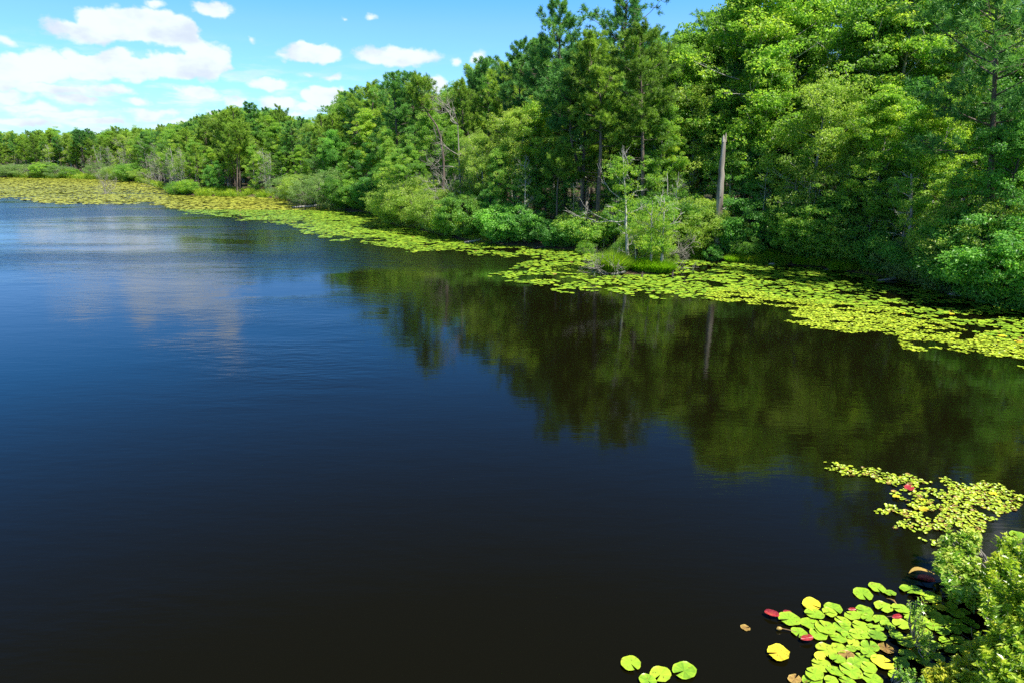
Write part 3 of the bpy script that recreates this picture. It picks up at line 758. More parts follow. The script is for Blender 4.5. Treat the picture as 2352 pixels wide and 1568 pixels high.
# front rows, traced: (x, metres inland, top y, prototype, widen)
FR = [(925, .5, 412, SHB[0], 1.5), (965, 1.2, 398, SHB[0], 1.3), (1010, .6, 428, SHB[0], 1.3), (900, .5, 440, SHB[0], 1.1), (1045, .8, 470, SHB[4], 1.2), (1070, 1, 440, SHB[1], 1.2), (1000, .3, 478, SHB[2], 1),
      (1105, 3.0, 300, BL[5], .9), (1078, 5, 330, BL[5], .9), (1040, 8, 290, BL[3], 1), (940, 4.5, 330, BL[4], 1.1), (905, 3.5, 350, BL[4], .9), (960, 5, 370, BL[3], .9),
      (1150, 2.2, 330, BL[1], 1.1), (1180, 3.5, 240, BL[6], 1.2), (1125, 1.2, 420, BL[2], .9), (1160, .5, 470, SHB[3], 1.4), (1205, .8, 470, SHB[3], 1.2), (1235, 5, 220, BL[0], 1), (1215, 2, 380, BL[4], 1), (1255, 3.5, 330, BL[1], 1),
      (1310, .6, 500, SHB[3], 1.2), (1265, .4, 505, SHB[3], 1.1), (1345, 1.0, 480, SHB[1], 1.2), (1390, .6, 478, BL[4], .9), (1345, -1.0, 545, SHB[4], .9), (1425, 4, 360, BL[4], .9), (1405, 7.5, 200, BL[1], 1), (1440, 7, 240, BL[3], 1), (1300, 4.5, 330, BL[2], .9), (1415, .9, 455, SAP[3], 1), (1205, .6, 370, SAP[0], 1), (1550, .9, 395, SAP[1], 1), (1868, 1.2, 400, SAP[1], 1), (1835, 1.4, 380, SAP[3], 1), (1760, 2.2, 400, SAP[0], 1), (2010, 1.2, 430, SAP[3], 1), (1320, .8, 420, SAP[3], 1),
      (1500, 3.6, 330, BL[4], .8), (1520, 3.2, 230, BL[3], .85), (1555, 4, 300, BL[3], .8), (1500, 1, 450, SHB[4], 1.3), (1540, .8, 440, SHB[1], 1.2), (1590, .9, 445, SHB[0], 1.2), (1560, .2, 480, SHB[0], 1.1), (1618, 1.8, 445, SHB[0], 1.0),
      (1690, 1.6, 495, SHB[1], .9), (1712, 2.4, 440, SHB[3], 1.1), (1690, .8, 520, SHB[3], .8), (1720, .6, 535, SHB[1], 1.1), (1640, -.3, 560, SHB[3], .9), (1740, 5, 330, BL[2], 1), (1600, 6, 180, BL[6], 1.2), (1660, 7, 200, BL[1], 1), (1690, 5, 300, BL[4], .9),
      (1780, 6, 110, BL[0], 1.1), (1790, 2.5, 430, BL[4], 1), (1850, 3.5, 330, BL[4], 1), (1900, 3, 170, BL[5], 1.1), (1865, 1.5, 470, SHB[1], 1.3), (1900, 1.8, 440, SHB[4], 1.3), (1930, 1.5, 480, SHB[1], 1.1), (1820, 1.6, 500, SHB[3], 1.1),
      (1960, 3, 300, BL[6], 1.1), (2010, 2.5, 330, BL[4], 1.1), (2060, 4, 200, BL[3], 1.1), (2110, 3, 320, BL[4], 1), (1990, 1.3, 520, SHB[1], 1.3), (2040, 1.2, 530, SHB[3], 1.3), (2120, .8, 540, SHB[2], 1.1), (2150, 1.2, 520, SHB[3], 1.2), (2160, 5, 200, BL[3], 1.1),
      (2190, 1.3, 480, SHB[0], .9), (2165, .8, 570, SHB[2], 1.0), (2200, 2.2, 400, BL[1], .8), (2260, 1.6, 460, SHB[3], 1.1), (2300, 1.4, 440, SHB[0], 1.1), (2240, .4, 540, SHB[3], 1.3), (2320, .4, 520, SHB[3], 1.3), (2200, .3, 560, SHB[2], 1.2), (2310, 7, 300, BL[2], 1.0), (2350, 2.5, 250, BL[2], 1.2), (2370, .8, 470, SHB[3], 1.3),
      (660, .4, 405, SHB[2], 1.4), (690, .8, 395, SHB[0], 1.3), (725, .6, 400, SHB[2], 1.5), (760, 1.0, 385, SHB[2], 1.2), (700, .2, 432, SHB[2], 1.2), (790, 1, 395, SHB[1], 1.2), (825, .8, 410, SHB[1], 1.3), (860, 1.2, 400, SHB[3], 1.2), (800, 3, 340, BL[1], 1), (850, 3.5, 330, BL[2], 1.1), (740, 4, 330, BL[4], 1), (690, 5, 335, BL[3], 1), (770, 5, 300, BL[2], 1),
      (885, 5, 290, BL[1], 1), (640, 3, 345, BL[3], 1), (600, 2.5, 340, SAP[1], 1.2), (612, 1.2, 350, SAP[1], 1.1), (575, 3, 330, BL[4], .9), (500, 2.5, 370, BL[2], 1), (475, 2, 380, BL[2], 1), (520, 3, 330, PN[3], 1), (480, 5, 340, BL[3], 1), (650, 8, 300, BL[3], 1),
      (402, -.2, 418, SHB[1], 1.3), (425, .3, 414, SHB[4], 1.3), (438, 1, 420, SHB[1], 1.2), (415, 6, 360, PN[3], 1.1), (445, 5, 330, PN[3], 1.1), (430, 14, 300, PN[2], 1.2)]
for (x, off, ty, pr, fat) in FR:
    Y = shoreY(x) + off; P_ = W(x, ty, Y); z = hz(P_[0], Y)
    if off < 0: z = -0.05
    place(pr, P_[0], Y, max(0.8, P_[2] - z), off=off, fat=fat)
# bare grey trunks along the far shore
for k in range(34):
    x = rng.uniform(240, 420) if k < 22 else rng.uniform(20, 640); off = rng.uniform(0.8, 7)
    Y = shoreY(x) + off; P_ = W(x, rng.uniform(330, 375), Y)
    place(SAP[int(rng.integers(0, 4))], P_[0], Y, max(4, P_[2] - .5), off=off, fat=1.1)
for (x, off, ty) in [(1057, 4, 258), (285, 4, 330), (330, 5, 335), (993, 2, 365), (230, 1, 398), (700, .5, 425), (735, .3, 430)]:
    Y = shoreY(x) + off; P_ = W(x, ty, Y); place(dt, P_[0], Y, P_[2] - .4, off=off)
# far shore shrubs
for k in range(14):
    x = rng.uniform(-40, 330); off = rng.uniform(0, 3)
    Y = shoreY(x) + off; P_ = W(x, rng.uniform(372, 392), Y)
    place(SHB[int(rng.choice([0, 1, 4, 2]))], P_[0], Y, max(1.5, P_[2] - .4), off=off, fat=1.7)
# filler wood, rows receding from the shore, heights held under the skyline
cand = []
for row, (off, gap) in enumerate([(5, 4.2), (9, 4.8), (13.5, 5.4), (19, 6.2), (26, 7.2), (35, 8.5), (46, 10)]):
    # walk the shoreline by arc length
    for i in range(len(shw) - 1):
        a = np.array(shw[i]); b = np.array(shw[i + 1]); ln = np.linalg.norm(b - a)
        if a[0] < -300 or b[0] > 70: continue
        t_ = (b - a) / ln; n_ = np.array([-t_[1], t_[0]])
        if n_[1] < 0: n_ = -n_
        k = max(1, int(round(ln / (gap * (.66 if min(a[1], b[1]) > 95 and off < 30 else 1)))))
        for q in range(k):
            p_ = a + t_ * ln * (q + rng.uniform(.1, .9)) / k + n_ * (off + rng.uniform(-1.8, 1.8))
            cand.append((p_[0], p_[1], off))
for (X, Y, H) in [(36, 30, 11), (31, 27, 10), (39, 34, 14), (34, 22, 13), (28, 19.5, 8), (41, 28, 16), (38, 22, 15), (30, 14, 10), (24, 11, 6), (46, 35, 17), (45, 26, 16)]:
    place(BL[int(rng.choice([1, 2, 3, 4]))], X, Y, H, off=4, fat=1.1)
for (X, Y, off) in cand:
    if float(sdf(np.array([X]), np.array([Y]))[0]) < 2.5: continue
    if any((X - a) ** 2 + (Y - b) ** 2 < (2.0 if Y < 90 else 1.9) ** 2 for a, b, _ in placed): continue
    qx, qy, dd = toq(X, Y, 3.0); qx = float(qx)
    Hm = topH(qx, Y) - hz(X, Y)
    farz = Y > 130
    if qx < 480: pr = PN[int(rng.choice([0, 2, 2, 3, 3, 4]))] if rng.uniform() < .62 else BL[int(rng.choice([1, 3, 4, 4, 6]))]
    elif qx < 1100: pr = PN[int(rng.integers(0, 4))] if rng.uniform() < .38 else BL[int(rng.choice([0, 1, 3, 4, 6]))]
    else: pr = PN[int(rng.integers(0, 3))] if rng.uniform() < .20 else BL[int(rng.choice([0, 0, 1, 2, 3, 6, 6]))]
    cap = {True: 20.5, False: 17.5}[pr in PN]
    H = min(Hm * rng.uniform(.84, .99), cap * rng.uniform(.85, 1.05))
    if off < 8: H = min(H, rng.uniform(9, 14))
    if H < 5: continue
    place(pr, X, Y, H, off=off, fat=rng.uniform(.85, 1.1) if Y < 95 else rng.uniform(1.0, 1.35))

# ------------------------------------------------------------------ snag, islet, dead wood
def traced_tube(mb, pts, rad, sides=8, jit=0.02, n=12, seed=0, b0=None):
    P_ = np.asarray(pts, float); s = np.concatenate([[0], np.cumsum(np.linalg.norm(np.diff(P_, axis=0), axis=1))]); u = np.linspace(0, s[-1], n)
    Q = np.stack([np.interp(u, s, P_[:, k]) for k in range(3)], 1)
    rr = np.interp(u, s, rad); r = np.random.default_rng(seed)
    Q[1:] += r.normal(0, jit, (n - 1, 3)) * [1, 1, .3]; rr = rr * r.uniform(.93, 1.07, n)
    if b0 is not None: Q = Q - b0
    tube(mb, Q, rr, sides); return Q
Ys = shoreY(1650) + 0.5
base = W(1649, 572, Ys); base[2] = hz(base[0], Ys) - .2
mb = MB(); traced_tube(mb, [base, W(1652, 470, Ys), W(1659, 380, Ys), W(1663, 322, Ys)], [.33, .26, .20, .13], 11, .02, 18, 3, base)
top = W(1663, 322, Ys) - base
for a_, h_ in ((0.3, .5), (2.2, .22), (4.0, .35)):      # splintered top
    tube(mb, [top + np.array([math.cos(a_) * .11, math.sin(a_) * .11, -.15]), top + np.array([math.cos(a_) * .12, math.sin(a_) * .12, h_ * .5]), top + np.array([math.cos(a_) * .13, math.sin(a_) * .13, h_])], [.10, .07, .015], 4)
for a_, h_, l_ in ((0.2, 3.6, .5), (2.9, 5.2, .4), (4.4, 4.4, .3), (1.5, 6.4, .35)):
    t_ = h_ / 8.6; c_ = (top * t_); tube(mb, [c_, c_ + np.array([math.cos(a_) * l_ * .7, math.sin(a_) * l_ * .7, .08]), c_ + np.array([math.cos(a_) * l_, math.sin(a_) * l_, .2])], [.06, .045, .02], 5)
sn = mb.build('snag', M['snag_wood'], smooth=True, loc=tuple(base)); tag(sn, 'tall bare weathered dead trunk without branches, leaning slightly right on the bank', 'dead tree')

# islet
ic = G(1462, 622); IX, IY = float(ic[0]), float(ic[1])
n = 46; aa = np.linspace(0, 2 * math.pi, n, endpoint=False); mb = MB(); rings = []
for t in np.linspace(0, 1, 14):
    rr = t * (1 + 0.25 * (fbm(np.cos(aa) * 1.5 + 3, np.sin(aa) * 1.5 + 3, 5) - .5) * 2)
    X = IX + np.cos(aa) * rr * 2.9; Y = IY + np.sin(aa) * rr * 1.7
    Z = 0.30 * (1 - t ** 2.2) - 0.35 * max(0, t - .82) / .18 * .6 + (fbm(X * 2.2, Y * 2.2, 8) - .5) * .22
    rings.append(np.stack([X, Y, Z], 1))
i, j = np.meshgrid(np.arange(13), np.arange(n), indexing='ij')
mb.add(np.concatenate(rings), np.stack([i * n + j, (i + 1) * n + j, (i + 1) * n + (j + 1) % n, i * n + (j + 1) % n], -1).reshape(-1, 4))
isl = mb.build('islet_ground', M['soil'], smooth=True); tag(isl, kind='structure')

def grass_patch(mb, cx, cy, rx, ry, n, h, r, z0=0.15, tint=.5, lean=.35, w=.018):
    a = r.uniform(0, 6.28, n); q = np.sqrt(r.uniform(0, 1, n))
    c = np.stack([cx + np.cos(a) * q * rx, cy + np.sin(a) * q * ry, np.full(n, z0)], 1)
    hh = h * r.uniform(.5, 1.15, n) * (1.1 - .55 * q)
    d = np.stack([np.cos(a) * q * lean + r.normal(0, .22, n), np.sin(a) * q * lean + r.normal(0, .22, n), np.ones(n)], 1)
    mid = c + d * hh[:, None] * .55; tip = mid + (d * [1.9, 1.9, .7]) * hh[:, None] * .42
    s = norm(np.stack([r.normal(0, 1, n), r.normal(0, 1, n), np.zeros(n)], 1)) * w
    t = np.clip(r.normal(tint, .17, n), 0, 1)
    mb.add(np.stack([c - s, c + s, mid + s * .8, mid - s * .8], 1).reshape(-1, 3), np.arange(n * 4).reshape(-1, 4), t)
    mb.add(np.stack([mid - s * .8, mid + s * .8, tip], 1).reshape(-1, 3), np.arange(n * 3).reshape(-1, 3), t)
rg = np.random.default_rng(71)
def islet_xy(px, py): g = G(px, py); return float(g[0]), float(g[1])
for (px, py, rx, ry, n, h, mt, lab) in [
        (1408, 628, .85, .6, 6500, 1.7, 'grass', 'tall bushy olive grass tussock on the left of the islet'),
        (1432, 624, .5, .5, 3000, 1.3, 'grass', 'tan-streaked grass tussock just left of the tallest islet trunk'),
        (1480, 627, .9, .5, 6500, 1.1, 'grass_bright', 'bright green grass tussock in the middle of the islet'),
        (1514, 628, .9, .5, 6600, .95, 'grass_bright', 'low bright green grass tussock at the right of the islet')]:
    x_, y_ = islet_xy(px, py); mb = MB(); grass_patch(mb, 0, 0, rx, ry, n, h, rg, 0, .55, w=.024)
    o = mb.build('grass_tussock', M[mt], loc=(x_, y_, .12)); tag(o, lab, 'grass tussock', 'grass tussocks on the islet')

def islet_tree(label, segs, rads, seed, tw, cl, leafm, Y, bark='bark_grey', name='slim_tree'):
    root = empty(name); P_ = [W(x, y, Y) for x, y in segs]; b0 = P_[0].copy(); b0[2] = .05; P_[0] = b0
    tb, cb = MB(), MB(); r = np.random.default_rng(seed)
    Q = traced_tube(tb, P_, rads, 7, .02, 16, seed, b0)
    for (k, dx, dz, ln) in tw:
        twigs(tb, Q[k], np.array([dx, r.normal(0, .4), dz]), ln, rads[0] * .24, 2, r, .5, 3, .1)
    ncl = 0
    for (x, y, rad, m_) in cl:
        for g in range(m_):
            c = W(x, y, Y) - b0 + r.normal(0, 1, 3) * rad * np.array([.8, .8, .5]); clump(cb, c, r.uniform(.22, .42), .55, 52, .11, .065, r, r.normal(.62, .15)); ncl += 1
    tb.build('trunk', M[bark], root, smooth=True)
    if ncl: cb.build('crown', M[leafm], root)
    root.location = tuple(b0); tag(root, label, 'tree', 'small trees on the islet'); return root
YI = IY - .9
islet_tree('tallest slim grey-barked tree on the islet, half bare with a long dead side branch', [(1439, 633), (1440, 580), (1438, 520), (1437, 455), (1432, 400)], [.13, .11, .09, .07, .03], 81,
           [(7, -1, .1, 1.2), (8, -1, 0, 2.3), (9, -1, .3, 1.0), (9, 1, .3, .9), (11, -1, .8, 1.7), (11, 1, .7, 1.0), (12, .6, 1, 1.2), (13, -.8, .9, 1.2), (14, .5, .8, 1.4), (5, 1, .6, .6), (6, -.8, .2, .6), (4, 1, .4, .5), (3, -1, .3, .5), (15, .2, 1, 1.2)],
           [(1436, 432, .45, 20), (1440, 470, .45, 14), (1420, 385, .6, 20), (1448, 392, .6, 20), (1412, 478, .4, 10), (1450, 520, .4, 8)], 'leaf_bright', YI)
islet_tree('short forked grey tree in the middle of the islet with leafy low shoots', [(1493, 636), (1496, 590), (1497, 545), (1496, 500), (1499, 462)], [.12, .09, .055, .04, .02], 82,
           [(5, -1, 1, 1.0), (6, 1, 1, 1.1), (8, -.6, 1, 1.2), (10, .6, 1, 1.1), (12, -.8, 1, .9)], [(1488, 555, .6, 26), (1500, 578, .5, 14), (1497, 520, .6, 22), (1490, 485, .5, 14)], 'leaf_bright', YI - .1)
islet_tree('grey tree at the right of the islet curving up from a bent foot', [(1507, 637), (1514, 620), (1521, 590), (1523, 550), (1524, 500), (1526, 455)], [.14, .12, .10, .08, .06, .025], 83,
           [(7, 1, .4, .8), (8, -1, .8, .8), (9, 1, .8, 1.0), (10, -1, .5, .8), (12, 1, .8, .9), (14, -.6, 1, .7), (13, -.9, .4, .7)], [(1515, 560, .5, 18), (1532, 560, .5, 14), (1526, 520, .5, 16), (1528, 480, .5, 14)], 'leaf_bright', YI - .15)
islet_tree('thin bare upright stem between the islet trunks', [(1462, 634), (1460, 600), (1458, 560)], [.035, .03, .018], 84, [(8, -1, .8, .5), (12, 1, .9, .5)], [], 'leaf_mid', YI, name='dead_sapling')
SH0 = SHB[0] if SHB[0] in PROTO_USED else None
for (px, top, fat_, dy, lb, pr) in [(1495, 478, .62, 1.1, 'pale yellow-green bush with grey twigs at the back of the islet', SHB[0]), (1455, 520, .6, 1.0, 'small pale bush behind the tallest islet trunk', SHB[0]),
                                (1535, 560, .7, .9, 'small pale green bush at the right end of the islet', SHB[0]), (1425, 560, .6, .6, 'small bright green bush behind the olive islet tussock', SHB[4])]:
    p_ = W(px, top, IY + dy); place(pr, p_[0], IY + dy, p_[2], label=lb, z=.05, fat=fat_)
# broken dark stump with a pale curved limb
P_ = [W(1442, 622, IY - .1), W(1452, 596, IY - .1), W(1463, 572, IY)]; b0 = P_[0].copy(); b0[2] = .1; P_[0] = b0
root = empty('broken_stump', b0); mb = MB(); traced_tube(mb, P_, [.24, .20, .15], 9, .03, 8, 4, b0); mb.build('trunk', M['bark_dark'], root, smooth=True)
mb = MB(); traced_tube(mb, [W(1463, 572, IY), W(1475, 570, IY), W(1488, 560, IY - .2), W(1500, 556, IY - .3), W(1510, 560, IY - .3)], [.06, .05, .045, .035, .015], 5, .015, 10, 5, b0)
traced_tube(mb, [W(1466, 592, IY - .3), W(1480, 590, IY - .4), W(1489, 575, IY - .4), W(1494, 568, IY - .4)], [.035, .03, .02, .01], 5, .015, 8, 6, b0)
mb.build('limb', M['bark_pale'], root, smooth=True); tag(root, 'dark broken stump leaning right on the islet with a pale curved limb', 'stump')
# dead branches in the water around the islet
def brush(label, px, py, dirs, seed, ln, rad, nm='dead_branches', cat='dead branches', depth=3, n=6, z=0.02, Y=None, m_='twig_grey', spread=.6):
    b = G(px, py) if Y is None else W(px, py, Y); mb = MB(); r = np.random.default_rng(seed)
    for k in range(n):
        d = np.array(dirs) + r.normal(0, .45, 3); d[2] = abs(d[2]) if Y is None else d[2]
        twigs(mb, r.normal(0, .15, 3) * [1, 1, 0] + [0, 0, z], d, ln * r.uniform(.6, 1.1), rad, depth, r, spread, 3, .05)
    o = mb.build(nm, M[m_], smooth=True, loc=tuple(b)); tag(o, label, cat, 'dead wood on the shore'); return o
brush('tangle of grey dead branches in the pads left of the islet', 1396, 632, (-.8, 0, .35), 91, 1.3, .03, n=8)
brush('pair of bare forked sticks standing left of the islet grass', 1376, 620, (-.35, 0, 1), 92, 1.5, .03, n=2, depth=1)
brush('tangle of fine pale dead twigs drooping at the right of the islet', 1545, 585, (.7, 0, .1), 93, 1.0, .022, n=9, Y=IY + .4)
brush('low grey dead twigs in the pads right of the islet', 1562, 618, (.3, 0, .6), 94, .8, .02, n=5)
brush('short thin stick poking from the pads right of the islet', 1590, 622, (.2, 0, 1), 95, .9, .018, n=1, depth=1)
brush('sun-bleached brushwood at the foot of the grey bushes on the bank', 735, 474, (-.3, -.3, .6), 96, 2.6, .05, n=9)
brush('pale bare branches under the big pale shrub', 975, 518, (-.6, -.2, .4), 97, 1.8, .04, n=8)
brush('bare grey brushwood at the inner corner of the cove', 372, 428, (-.3, -.3, .5), 98, 3.0, .06, n=9)
brush('small twiggy dead bush standing alone in the far lily mat', 243, 446, (0, 0, 1), 99, 2.4, .05, n=8)
brush('grey dead branches hanging over the right bank beside the thin trunk', 2128, 625, (.5, -.3, .4), 100, 1.7, .035, n=9)
brush('bare drooping branches over the root mass of the right bank', 2230, 620, (-.5, -.4, .5), 101, 1.6, .035, n=8)
brush('ball of dry grey twigs on the sunny right bank', 1970, 590, (0, 0, .6), 102, .7, .018, n=12, Y=shoreY(1970) + .8)
mb = MB(); r = np.random.default_rng(5); q0 = islet_xy(1422, 633)
traced_tube(mb, [np.array([0, 0, .06]), np.array([.5, .12, .12]), np.array([1.0, .3, .2])], [.09, .08, .07], 8, .02, 8, 7)
o = mb.build('log', M['bark_pale'], smooth=True, loc=(q0[0] - .5, q0[1], 0.02)); tag(o, 'short pale log lying at the foot of the tallest islet trunk', 'log')
mb = MB(); q0 = G(712, 478); traced_tube(mb, [np.array([-2.5, 0, .1]), np.array([0, .2, .2]), np.array([3, .9, .5])], [.12, .16, .18], 8, .04, 12, 8)
o = mb.build('log', M['twig_grey'], smooth=True, loc=(q0[0], q0[1], 0.0)); tag(o, 'long grey fallen log along the waterline below the grey bushes', 'log')
for (x, y, l_) in [(1474, 637, 'little pointed stump at the front edge of the islet'), (1544, 634, 'small dark stump at the right tip of the islet')]:
    q0 = G(x, y); mb = MB(); traced_tube(mb, [np.array([0, 0, -.1]), np.array([.02, 0, .15]), np.array([.05, 0, .38])], [.09, .06, .015], 7, .01, 6, x)
    o = mb.build('stump', M['bark_dark'], smooth=True, loc=tuple(q0)); tag(o, l_, 'stump')
for k, (px, off) in enumerate([(1690, -.1), (1715, .1), (1742, 0), (1765, .3), (1790, 0), (1815, .3), (1850, .1), (1885, .2), (1915, .4), (1935, .1), (1960, .3), (1600, .1), (1905, .9), (1780, 1.0), (1730, 1.0)]):
    Yt = shoreY(px) + off; p_ = W(px, 600, Yt); mb = MB(); grass_patch(mb, 0, 0, rg.uniform(.6, 1.1), rg.uniform(.4, .7), 2600, rg.uniform(.5, 1.0), rg, 0, .6, w=.02)
    o = mb.build('grass_tussock', M['grass' if k % 3 else 'grass_bright'], loc=(p_[0], Yt, max(hz(p_[0], Yt), 0) - .03)); tag(o, 'grass tussock hanging over the edge of the right bank', 'grass tussock', 'grass tussocks on the right bank')
for k, (px, ln, an) in enumerate([(1800, 2.2, .1), (1925, 1.6, -.3), (2060, 2.4, .2), (1250, 2.0, 0), (1090, 1.8, .3), (830, 3.0, .1)]):
    Yt = shoreY(px) - .25; p_ = W(px, 600, Yt); mb = MB(); traced_tube(mb, [np.array([-ln / 2, 0, .02]), np.array([0, .1, .10]), np.array([ln / 2, .35, .24])], [.06, .08, .09], 7, .02, 9, 60 + k)
    o = mb.build('log', M['bark_dark' if k % 2 else 'bark_grey'], smooth=True, loc=(p_[0], Yt, 0)); o.rotation_euler = (0, 0, an); tag(o, ['grey driftwood log at the water line below the sunny bank grass', 'dark sunken log right of the sunny bank grass', 'grey log at the foot of the thin bank trunk', 'dark log at the water line left of the bent little pine', 'grey log in the shade below the pale shrubs', 'dark log in the hollow of the middle bank'][k], 'log')
# thin grey trunk and leaning root trunk on the right bank
Yb = shoreY(2088) + .8
root = empty('slim_tree'); P_ = [W(2086, 632, Yb), W(2088, 560, Yb), W(2093, 487, Yb), W(2093, 400, Yb)]; b0 = P_[0].copy(); b0[2] = hz(b0[0], Yb) - .1; P_[0] = b0
tb, cb = MB(), MB(); r = np.random.default_rng(110); Q = traced_tube(tb, P_, [.13, .11, .09, .05], 7, .015, 14, 9, b0)
for k in range(10): twigs(tb, Q[int(r.integers(4, 13))], np.array([r.normal(), r.normal() * .5, .3]), .9, .03, 2, r)
for k in range(30): clump(cb, Q[int(r.integers(8, 14))] + r.normal(0, .8, 3), .45, .5, 55, .15, .09, r, r.normal(.4, .1))
tb.build('trunk', M['bark_grey'], root, smooth=True); cb.build('crown', M['leaf_mid'], root); root.location = tuple(b0); tag(root, 'thin straight grey trunk at the water edge of the right bank', 'tree')
Yb = shoreY(2215) - .3; mb = MB(); b0 = W(2196, 668, Yb); b0[2] = -.1
traced_tube(mb, [b0, W(2206, 650, Yb), W(2218, 628, Yb + .3), W(2216, 590, Yb + .6)], [.26, .2, .14, .08], 9, .03, 10, 11, b0)
for k in range(9):
    a_ = k * .7; tube(mb, [np.array([0, 0, .25]), np.array([math.cos(a_) * .35, math.sin(a_) * .35, .08]), np.array([math.cos(a_) * .7, math.sin(a_) * .7, -.15])], [.09, .06, .02], 5)
twigs(mb, W(2216, 590, Yb + .6) - b0, (.3, 0, 1), 1.6, .07, 3, r)
o = mb.build('root_stump', M['bark_grey'], smooth=True, loc=tuple(b0)); tag(o, 'flared grey root and leaning bole standing in the water at the right', 'stump')
Yb = shoreY(2140) + .4; mb = MB(); b0 = W(2125, 632, Yb)
traced_tube(mb, [b0, W(2150, 610, Yb), W(2190, 586, Yb)], [.09, .075, .04], 7, .02, 9, 12, b0); twigs(mb, W(2190, 586, Yb) - b0, (1, 0, .5), 1.0, .035, 2, r)
o = mb.build('fallen_trunk', M['bark_grey'], smooth=True, loc=tuple(b0)); tag(o, 'thin grey fallen trunk slanting up to the right from the bank', 'log')

# grass and undergrowth on the banks (uncountable)
def bank_scatter(n, x0, x1, o0, o1, r):
    px = r.uniform(x0, x1, n); off = r.uniform(o0, o1, n) 
    Yv = np.interp(px, np.linspace(x0, x1, 60), [shoreY(v) for v in np.linspace(x0, x1, 60)]) + off
    dpt = Yv * CP + CAM_H * SP; X = (px - CXQ) / FQ * dpt
    return X, Yv
r = np.random.default_rng(120)
mb = MB()
for (n, x0, x1, o0, o1, h, w_) in [(16000, 1560, 2352, -.2, 2.6, .55, .014), (16000, 1690, 2010, .1, 3.4, .6, .015), (9000, 1000, 1560, -.1, 2.0, .5, .014), (16000, 380, 660, -.6, 5, 1.1, .05), (9000, 0, 380, -1.5, 4, 1.3, .08), (6000, 640, 1000, -.2, 2, .6, .02)]:
    X, Yv = bank_scatter(n, x0, x1, o0, o1, r)
    keep = fbm(X * .45, Yv * .45, 21) > .47; X, Yv = X[keep], Yv[keep]; n = len(X)
    z = hfun(X, Yv); c = np.stack([X, Yv, np.maximum(z, 0) - .03], 1)
    hh = h * r.uniform(.5, 1.2, n)[:, None]; d = np.stack([r.normal(0, .35, n), r.normal(0, .35, n), np.ones(n)], 1)
    s = norm(np.stack([r.normal(0, 1, n), r.normal(0, 1, n), np.zeros(n)], 1)) * w_
    mid = c + d * hh * .55; tip = mid + d * [1.8, 1.8, .6] * hh * .45
    mb.add(np.concatenate([np.stack([c - s, c + s, mid], 1).reshape(-1, 3)]), np.arange(n * 3).reshape(-1, 3), np.clip(r.normal(.5, .2, n), 0, 1))
    mb.add(np.stack([mid - s, mid + s * .6, tip], 1).reshape(-1, 3), np.arange(n * 3).reshape(-1, 3), np.clip(r.normal(.5, .2, n), 0, 1))
o = mb.build('bank_grass', M['grass']); tag(o, 'loose green and tan grass fringing the lake banks', 'grass', kind='stuff')
mb = MB()
X, Yv = bank_scatter(1500, 640, 2500, .3, 9, r)
keep = fbm(X * .3, Yv * .3, 31) > .44; X, Yv = X[keep], Yv[keep]
for x_, y_, z_ in zip(X, Yv, hfun(X, Yv)):
    clump(mb, np.array([x_, y_, max(z_, 0) + r.uniform(.1, .5)]), r.uniform(.3, .6), .5, 34, .13, .08, r, r.normal(.45, .15))
o = mb.build('undergrowth', M['leaf_mid']); tag(o, 'low leafy undergrowth on the shaded forest floor', 'undergrowth', kind='stuff')

# ------------------------------------------------------------------ lily pads
def pad_mesh(mb, cx, cy, rad, rot, z, r, seg=22, notch=.32, rim=.07, wav=.06, tilt=(0, 0), tint=.5, rings=(0, .5, .88, 1.0)):
    a = np.linspace(notch * .5, 2 * math.pi - notch * .5, seg) 
    wv = 1 + wav * np.sin(a * 2 + r.uniform(0, 6)) + r.normal(0, wav * .3, seg)
    V = []
    for t in rings[1:]:
        x = np.cos(a) * rad * t * wv; y = np.sin(a) * rad * t * wv
        zz = rad * rim * (t ** 6) * (1 + .8 * np.sin(a * 5 + r.uniform(0, 6))) + np.zeros_like(a)
        V.append(np.stack([x, y, zz], 1))
    V = [np.zeros((1, 3))] + V
    v = np.concatenate(V); v[:, 2] += v[:, 0] * tilt[0] + v[:, 1] * tilt[1]
    c, s = math.cos(rot), math.sin(rot); v[:, :2] = v[:, :2] @ np.array([[c, s], [-s, c]])
    v += [cx, cy, z]
    f3 = [[0, 1 + k, 2 + k] for k in range(seg - 1)]
    f4 = [[1 + (q - 1) * seg + k, 1 + q * seg + k, 1 + q * seg + k + 1, 1 + (q - 1) * seg + k + 1] for q in range(1, len(rings) - 1) for k in range(seg - 1)]
    n0 = mb.n
    kk_ = np.arange(seg - 1); vein = .07 * np.where(kk_ % 2, 1, -1) + .10 * np.sin(kk_ * 1.1 + r.uniform(0, 6)) * (r.uniform() < .5)
    mb.add(v, f3, np.clip(tint + vein - .05, 0, 1)); mb.f4.append(np.asarray(f4) + n0)
    mb.t4.append(np.clip(np.concatenate([tint + vein + (.28 if q == len(rings) - 2 else 0) for q in range(1, len(rings) - 1)]), 0, 1))  # outermost ring lighter: back-lit rim painted into the tint
